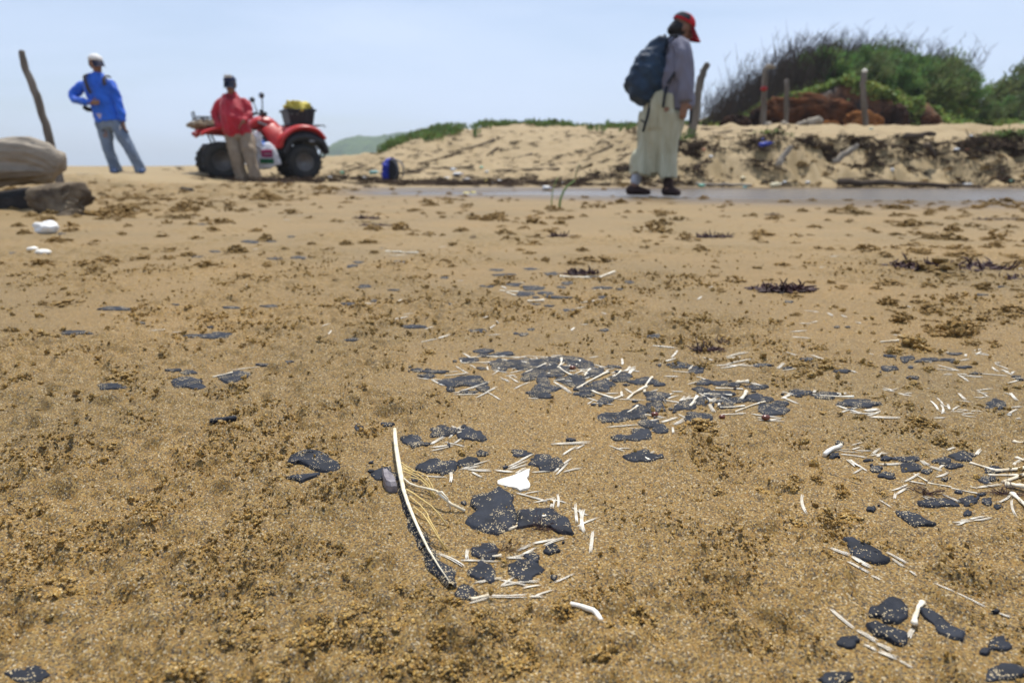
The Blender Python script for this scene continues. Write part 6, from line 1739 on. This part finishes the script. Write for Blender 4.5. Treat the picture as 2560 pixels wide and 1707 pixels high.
# ------------------------------------------------------------------ quad bike
def quad_bike():
    c = at(652, 452, 11.55)
    c.z = gz(c.x, c.y) - .01
    Q = empty('quad_bike', c, math.radians(30), 'red quad bike parked on the sand behind the person in red', 'quad bike')
    black = mk('black_plastic', (.020, .021, .026), (.014, .015, .018), scale=9, rough=.5, bump=.15, bscale=80, spec=.4)
    tyre_m = mk('tyre_rubber', (.024, .025, .029), (.040, .036, .030), scale=7, rough=.85, bump=.4, bscale=60, spec=.25)
    rim_m = mk('rim_steel', (.17, .16, .15), (.11, .10, .095), scale=12, rough=.5, metal=.4)
    red = mk('red_paint', (.50, .014, .014), (.40, .018, .014), scale=7, rough=.42, bump=.1, bscale=60, spec=.45)
    tube_m = mk('rack_tube', (.03, .032, .04), rough=.45, spec=.4)
    seat_m = mk('seat_vinyl', (.028, .028, .032), rough=.6)
    eng = mk('engine', (.10, .10, .105), (.05, .05, .055), scale=14, rough=.5, metal=.5)
    redlens = mk('red_lens', (.45, .02, .02), rough=.2); silver = mk('mirror_glass', (.35, .42, .52), rough=.1, metal=.8); whit = mk('decal_white', (.75, .75, .75), rough=.4)
    def wheel(x, y, r, w):
        W = empty('wheel', (x, y, r)); W.parent = Q
        for k in ('label', 'category', 'group'):
            if k in W: del W[k]
        bm = bmesh.new()
        prof = [(-w * .36, r * .50), (-w * .50, r * .62), (-w * .52, r * .80), (-w * .44, r * .93), (-w * .22, r * .985), (0, r), (w * .22, r * .985), (w * .44, r * .93), (w * .52, r * .80), (w * .50, r * .62), (w * .36, r * .50)]
        n = 36; rings = []
        for i in range(n):
            a = 2 * math.pi * i / n
            rings.append([bm.verts.new((rr * math.cos(a), yy, rr * math.sin(a))) for yy, rr in prof])
        for i in range(n):
            A, B = rings[i], rings[(i + 1) % n]
            for k in range(len(prof) - 1): bm.faces.new((A[k], A[k + 1], B[k + 1], B[k]))
        for i in range(18):                       # tread lugs
            a = 2 * math.pi * i / 18
            for s_ in (-1, 1):
                aa = a + (math.pi / 18 if s_ > 0 else 0)
                rot = Matrix.Rotation(-aa, 3, 'Y') @ Matrix.Rotation(s_ * .35, 3, 'X')
                box(bm, (r * 1.0 * math.cos(aa), s_ * w * .24, r * 1.0 * math.sin(aa)), (.016, w * .36, .026), Matrix.Rotation(-aa, 3, 'Y') @ Matrix.Rotation(s_ * .4, 3, 'X'))
        bm_obj('tyre', bm, tyre_m, W)
        bm = bmesh.new()
        prof = [(0.0, -w * .12), (r * .14, -w * .12), (r * .16, -w * .18), (r * .34, -w * .10), (r * .42, -w * .22), (r * .48, -w * .36), (r * .52, -w * .38), (r * .52, w * .38), (r * .40, w * .2), (0.0, w * .2)]
        rings = []
        for i in range(28):
            a = 2 * math.pi * i / 28
            rings.append([bm.verts.new((max(rr, .001) * math.cos(a), yy, max(rr, .001) * math.sin(a))) for rr, yy in prof])
        for i in range(28):
            A, B = rings[i], rings[(i + 1) % 28]
            for k in range(len(prof) - 1): bm.faces.new((A[k], A[k + 1], B[k + 1], B[k]))
        bm_obj('rim', bm, rim_m, W)
        return W
    for x, y, r, w in ((.62, -.42, .275, .20), (.62, .42, .275, .20), (-.62, -.40, .285, .26), (-.62, .40, .285, .26)): wheel(x, y, r, w)
    bm = bmesh.new(); box(bm, (0, 0, .36), (1.15, .26, .14), None, .03); box(bm, (.62, 0, .30), (.08, .66, .06)); box(bm, (-.62, 0, .30), (.10, .62, .08)); bm_obj('chassis', bm, black, Q)
    bm = bmesh.new(); box(bm, (-.02, 0, .50), (.42, .34, .26), None, .04)
    for i in range(5): box(bm, (-.02, -.185, .43 + .035 * i), (.26, .03, .012))
    bm_obj('engine', bm, eng, Q)
    # red bodywork: bonnet, tank, fenders fused into one shell
    def body(bm):
        limb(bm, [(-.12, 0, .80), (.02, 0, .88), (.18, 0, .88), (.30, 0, .80)], [(.12, .06), (.17, .105), (.18, .11), (.16, .09)], ref=(0, 1, 0))
        limb(bm, [(.22, 0, .76), (.46, 0, .76), (.72, 0, .79), (.93, 0, .74), (1.02, 0, .60)], [(.22, .10), (.30, .09), (.34, .07), (.30, .07), (.20, .07)], ref=(0, 1, 0))
        for s_ in (-1, 1):
            arc = [(.27, .50), (.30, .62), (.40, .73), (.54, .80), (.70, .81), (.86, .76), (.98, .64)]
            limb(bm, [(x, s_ * .40, z) for x, z in arc], [(.12, .035), (.16, .042), (.18, .048), (.19, .05), (.19, .05), (.175, .045), (.14, .035)], ref=(0, 1, 0))
            limb(bm, [(.16, s_ * .17, .82), (.24, s_ * .27, .68), (.29, s_ * .36, .50)], [(.15, .05), (.16, .06), (.13, .05)], ref=(1, 0, 0))
            limb(bm, [(-.88, s_ * .40, .67), (-.80, s_ * .40, .72), (-.62, s_ * .40, .76), (-.42, s_ * .38, .70), (-.32, s_ * .36, .58)], [(.15, .03), (.16, .032), (.165, .034), (.15, .03), (.10, .025)], ref=(0, 1, 0))
        limb(bm, [(-.90, 0, .74), (-.5, 0, .72)], [(.28, .04), (.26, .05)], ref=(0, 1, 0))
    bm = bmesh.new(); body(bm); link_mesh('bodywork', remesh(bm, .014, 3), red, Q)
    bm = bmesh.new(); limb(bm, [(-.80, 0, .83), (-.55, 0, .86), (-.30, 0, .83), (-.10, 0, .82)], [(.15, .06), (.16, .065), (.15, .06), (.11, .05)], ref=(0, 1, 0)); bm_obj('seat', bm, seat_m, Q)
    for s_ in (-1, 1):
        bm = bmesh.new()       # side panel and footwell
        limb(bm, [(-.28, s_ * .20, .76), (-.05, s_ * .22, .66), (.16, s_ * .26, .52)], [(.075, .05), (.08, .06), (.08, .06)], ref=(0, 0, 1))
        box(bm, (.10, s_ * .33, .40), (.42, .05, .26), None, .02); box(bm, (-.05, s_ * .36, .28), (.62, .20, .03), None, .012)
        bm_obj('side_panel', bm, black, Q)
        bm = bmesh.new()       # dark inner arch
        limb(bm, [(.33, s_ * .36, .40), (.42, s_ * .36, .60), (.58, s_ * .36, .66), (.74, s_ * .36, .66), (.92, s_ * .36, .58), (1.01, s_ * .36, .42)], [(.17, .06), (.19, .08), (.195, .10), (.195, .10), (.185, .08), (.15, .04)], ref=(0, 1, 0))
        bm_obj('wheel_arch', bm, black, Q)
        bm = bmesh.new(); sweep(bm, [(.62, s_ * .1, .32), (.66, s_ * .26, .58)], [.03, .03], seg=8); bm_obj('shock_absorber', bm, eng, Q)
        bm = bmesh.new(); ball(bm, (-.91, s_ * .30, .71), (.03, .045, .035), 2); bm_obj('tail_light', bm, redlens, Q)
        bm = bmesh.new(); ball(bm, (1.0, s_ * .20, .66), (.03, .075, .05), 2); bm_obj('headlight', bm, mk('headlight', (.6, .62, .65), rough=.15), Q)
        bm = bmesh.new(); sweep(bm, [(.10, s_ * .10, 1.0), (.08, s_ * .22, 1.06), (.02, s_ * .40, 1.04)], [.018, .018, .018], seg=8); hb = bm_obj('handlebar', bm, tube_m, Q)
        bm = bmesh.new(); sweep(bm, [(.055, s_ * .29, 1.052), (.015, s_ * .42, 1.038)], [.026, .026], seg=10); bm_obj('grip', bm, seat_m, hb)
        bm = bmesh.new(); sweep(bm, [(.08, s_ * .22, 1.06), (.07, s_ * .30, 1.16), (.06, s_ * .37, 1.24)], .010, seg=6); mr = bm_obj('mirror', bm, tube_m, Q)
        bm = bmesh.new(); ball(bm, (.05, s_ * .40, 1.275), (.042, .055, .046), 3); bm_obj('mirror_head', bm, tube_m, mr)
        bm = bmesh.new(); ball(bm, (.018, s_ * .41, 1.275), (.014, .048, .038), 3); bm_obj('mirror_glass', bm, silver, mr)
    bm = bmesh.new(); sweep(bm, [(.30, 0, .78), (.18, 0, .95), (.10, 0, 1.02)], [.03, .03, .035], seg=8); box(bm, (.13, 0, 1.03), (.10, .16, .06), None, .02); bm_obj('steering_column', bm, black, Q)
    # racks
    bm = bmesh.new()
    for y in (-.34, .34): sweep(bm, [(.42, y, .85), (1.0, y, .86), (1.04, y * .9, .84)], .011, seg=6)
    for x in np.linspace(.44, .98, 6): sweep(bm, [(x, -.34, .862), (x, .34, .862)], .009, seg=6)
    bm_obj('front_rack', bm, tube_m, Q)
    bm = bmesh.new()
    for y in (-.36, .36): sweep(bm, [(-.42, y, .93), (-.90, y, .93)], .013, seg=6)
    for x in np.linspace(-.88, -.46, 6): sweep(bm, [(x, -.36, .935), (x, .36, .935)], .010, seg=6)
    sweep(bm, [(-.88, .34, .93), (-.90, .33, 1.03), (-.90, .05, 1.03), (-.88, .04, .93)], .012, seg=6)
    for y in (-.2, .2): sweep(bm, [(-.8, y, .93), (-.66, y, .55)], .014, seg=6)
    bm_obj('rear_rack', bm, tube_m, Q)
    bm = bmesh.new(); sweep(bm, [(.98, -.30, .50), (1.08, -.26, .52), (1.10, 0, .53), (1.08, .26, .52), (.98, .30, .50)], .016, seg=8); sweep(bm, [(1.06, -.15, .52), (1.04, -.12, .36), (.9, -.1, .33)], .014, seg=8); sweep(bm, [(1.06, .15, .52), (1.04, .12, .36), (.9, .1, .33)], .014, seg=8); bm_obj('bumper', bm, tube_m, Q)
    bm = bmesh.new(); sweep(bm, [(-.25, -.16, .42), (-.55, -.18, .46), (-.85, -.18, .50)], [.03, .055, .05], seg=12); bm_obj('exhaust', bm, eng, Q)
    bm = bmesh.new(); box(bm, (.09, -.165, .86), (.20, .02, .05), Matrix.Rotation(.32, 3, 'Y'), .006); dc = bm_obj('tank_badge', bm, black, Q)
    bm = bmesh.new()
    for i in range(6): box(bm, (.02 + .028 * i, -.178, .882 - .0093 * i), (.018, .006, .022), Matrix.Rotation(.32, 3, 'Y'))
    bm_obj('badge_letter', bm, whit, dc)
    bm = bmesh.new(); ball(bm, (.285, -.385, .60), (.022, .010, .038), 2); bm_obj('side_emblem', bm, whit, Q)
    bm = bmesh.new(); ball(bm, (.74, -.545, .60), (.05, .008, .018), 2); bm_obj('arch_badge', bm, mk('arch_badge', (.30, .31, .33)), Q)
    MW = Matrix.Translation(c) @ Matrix.Rotation(math.radians(30), 4, 'Z')
    # things carried on it
    K = empty('plastic_crate', MW @ Vector((.68, 0, .86)), math.radians(30), 'black plastic crate standing on the front rack of the quad bike', 'crate')
    bm = bmesh.new()
    b0, b1, h = (.18, .23), (.215, .265), .25
    lv = []
    for z, (a, b) in ((0, b0), (h - .03, b1), (h - .03, (b1[0] + .022, b1[1] + .022)), (h, (b1[0] + .022, b1[1] + .022)), (h, b1), (.02, (b0[0] - .01, b0[1] - .01))):
        lv.append([bm.verts.new((sx * a, sy * b, z)) for sx, sy in ((-1, -1), (1, -1), (1, 1), (-1, 1))])
    for A, B in zip(lv, lv[1:]):
        for i in range(4): bm.faces.new((A[i], A[(i + 1) % 4], B[(i + 1) % 4], B[i]))
    bm.faces.new(lv[0][::-1]); bm.faces.new(lv[-1])
    bm_obj('crate_shell', bm, black, K, smooth=False)
    for i in range(7):
        t = -1 + 2 * i / 6
        bm = bmesh.new(); sweep(bm, [(t * b0[0] * .95, -b0[1] - .004, .02), (t * b1[0] * .95, -b1[1] - .004, h - .04)], .008, seg=5); bm_obj('rib', bm, black, K)
    for sx in (-.06, .03):
        bm = bmesh.new(); sweep(bm, [(sx - .10, -.262, .17), (sx - .10, -.268, .17)], .018, ref=(1, 0, 0), seg=10); bm_obj('eyelet', bm, rim_m, K)
    def sack(name, pos, rad, mat, label, cat, seed, wr=.06):
        bm = bmesh.new(); ball(bm, (0, 0, 0), rad, 4)
        o = link_mesh(name, remesh(bm, min(rad) * .10, 1, wr, 2.2 / min(rad), seed), mat, None, True, MW @ Vector(pos))
        o.rotation_euler = (0, 0, math.radians(30)); return tag(o, label, cat)
    sack('yellow_net_sack', (.68, -.03, 1.13), (.19, .21, .12), mk('yellow_net', (.62, .52, .10), (.45, .36, .05), scale=30, rough=.7, bump=.5, bscale=90), 'yellow net bundle piled in the black crate', 'sack', 31, .10)
    sack('dark_bundle', (.84, -.08, 1.12), (.07, .08, .05), mk('dark_bundle', (.05, .05, .055)), 'small dark bundle beside the yellow net in the crate', 'bundle', 32, .04)
    sack('tan_sack', (-.72, -.05, .985 - .16), (.30, .30, .055), mk('tan_sack', (.34, .27, .18), (.24, .18, .12), scale=10, rough=.85), 'tan sack tied under the rear rack of the quad bike', 'sack', 33, .05)
    sack('white_bag', (-.12, -.47, .55), (.11, .08, .19), mk('white_bag', (.75, .75, .76), (.62, .62, .66), scale=9, rough=.4), 'crumpled white bag hanging by the leg of the person in red', 'bag', 34, .07)
    sack('blue_bag', (-.02, -.44, .52), (.11, .06, .09), mk('blue_bag', (.03, .20, .70), (.02, .13, .5), scale=9, rough=.4), 'bright blue plastic bag on the side of the quad bike', 'bag', 35, .05)
    pr = empty('printed_sack', MW @ Vector((.03, -.47, .20)), math.radians(30), 'white sack with magenta and green print hanging on the quad bike', 'sack')
    bm = bmesh.new(); limb(bm, [(.02, 0, .0), (0, 0, .12), (0, 0, .26), (-.02, 0, .35)], [(.21, .05), (.205, .085), (.17, .08), (.08, .03)], ref=(1, 0, 0))
    link_mesh('sack_body', remesh(bm, .012, 2, .03, 12, 36), mk('white_sack', (.72, .72, .74), (.6, .6, .64), scale=9, rough=.45), pr)
    for nm, col, z0, z1, x0, x1 in (('magenta_print', (.42, .01, .13), .145, .26, -.09, .08), ('green_print', (.01, .16, .05), .05, .125, -.12, .09), ('pale_print', (.7, .5, .55), .19, .205, -.06, .06)):
        bm = bmesh.new(); rows = []
        for j in range(5):
            z = z0 + (z1 - z0) * j / 4; rows.append([bm.verts.new((x0 + (x1 - x0) * i / 6, -.086 - (.006 if nm == 'pale_print' else 0) - .012 * math.cos((x0 + (x1 - x0) * i / 6) * 9), z)) for i in range(7)])
        for j in range(4):
            for i in range(6): bm.faces.new((rows[j][i], rows[j][i + 1], rows[j + 1][i + 1], rows[j + 1][i]))
        bmesh.ops.solidify(bm, geom=bm.faces[:], thickness=.004)
        bm_obj(nm, bm, mk(nm, col, rough=.45), pr)
quad_bike()

def ground_pack():
    c = hitm(978, 452); c.z -= .01
    s = c.length / FPX
    B = empty('backpack', c, math.radians(-25), 'royal blue backpack standing on the sand before the drift line', 'backpack')
    H_ = 54 * s
    def body(bm): limb(bm, [(-.03, 0, .02), (-.035, 0, H_ * .3), (-.02, 0, H_ * .7), (.0, 0, H_ * .95)], [(.09, .15), (.10, .155), (.09, .15), (.05, .10)], ref=(1, 0, 0))
    garment(B, 'pack_body', body, mk('royal_blue', (.012, .03, .36), (.008, .02, .24), scale=9, rough=.6), .012, 2, .03, 14, 41)
    blk = mk('black_mesh', (.014, .015, .02), rough=.8)
    bm = bmesh.new(); limb(bm, [(.06, 0, .04), (.065, 0, H_ * .5), (.05, 0, H_ * .93)], [(.035, .135), (.04, .14), (.03, .10)], ref=(1, 0, 0)); bm_obj('back_panel', bm, blk, B)
    for sy in (-.07, .07):
        bm = bmesh.new(); limb(bm, [(.07, sy, H_ * .93), (.17, sy * 1.2, H_ * .75), (.19, sy * 1.3, H_ * .35), (.11, sy * 1.3, .04)], [(.007, .02)] * 4, ref=(1, 0, 0), seg=8); bm_obj('shoulder_strap', bm, mk('grey_strap', (.10, .11, .13)), B)
    bm = bmesh.new(); limb(bm, [(.03, -.03, H_ * .96), (.04, 0, H_ * 1.04), (.03, .03, H_ * .96)], [.008] * 3); bm_obj('handle', bm, blk, B)
ground_pack()

# ------------------------------------------------------------------ sea haze
def haze():
    bm = bmesh.new(); box(bm, (0, 2200, -2.5), (9000, 7800, 85))
    m = bpy.data.materials.new('haze'); m.use_nodes = True
    N, L = m.node_tree.nodes, m.node_tree.links
    N.clear()
    o_ = N.new('ShaderNodeOutputMaterial'); v = N.new('ShaderNodeVolumePrincipled')
    v.inputs['Color'].default_value = (.84, .92, 1.0, 1); v.inputs['Density'].default_value = .0009; v.inputs['Anisotropy'].default_value = .2
    L.new(v.outputs[0], o_.inputs['Volume'])
    tag(bm_obj('haze', bm, m, smooth=False), 'thin bluish sea haze over the beach', kind='stuff')
haze()
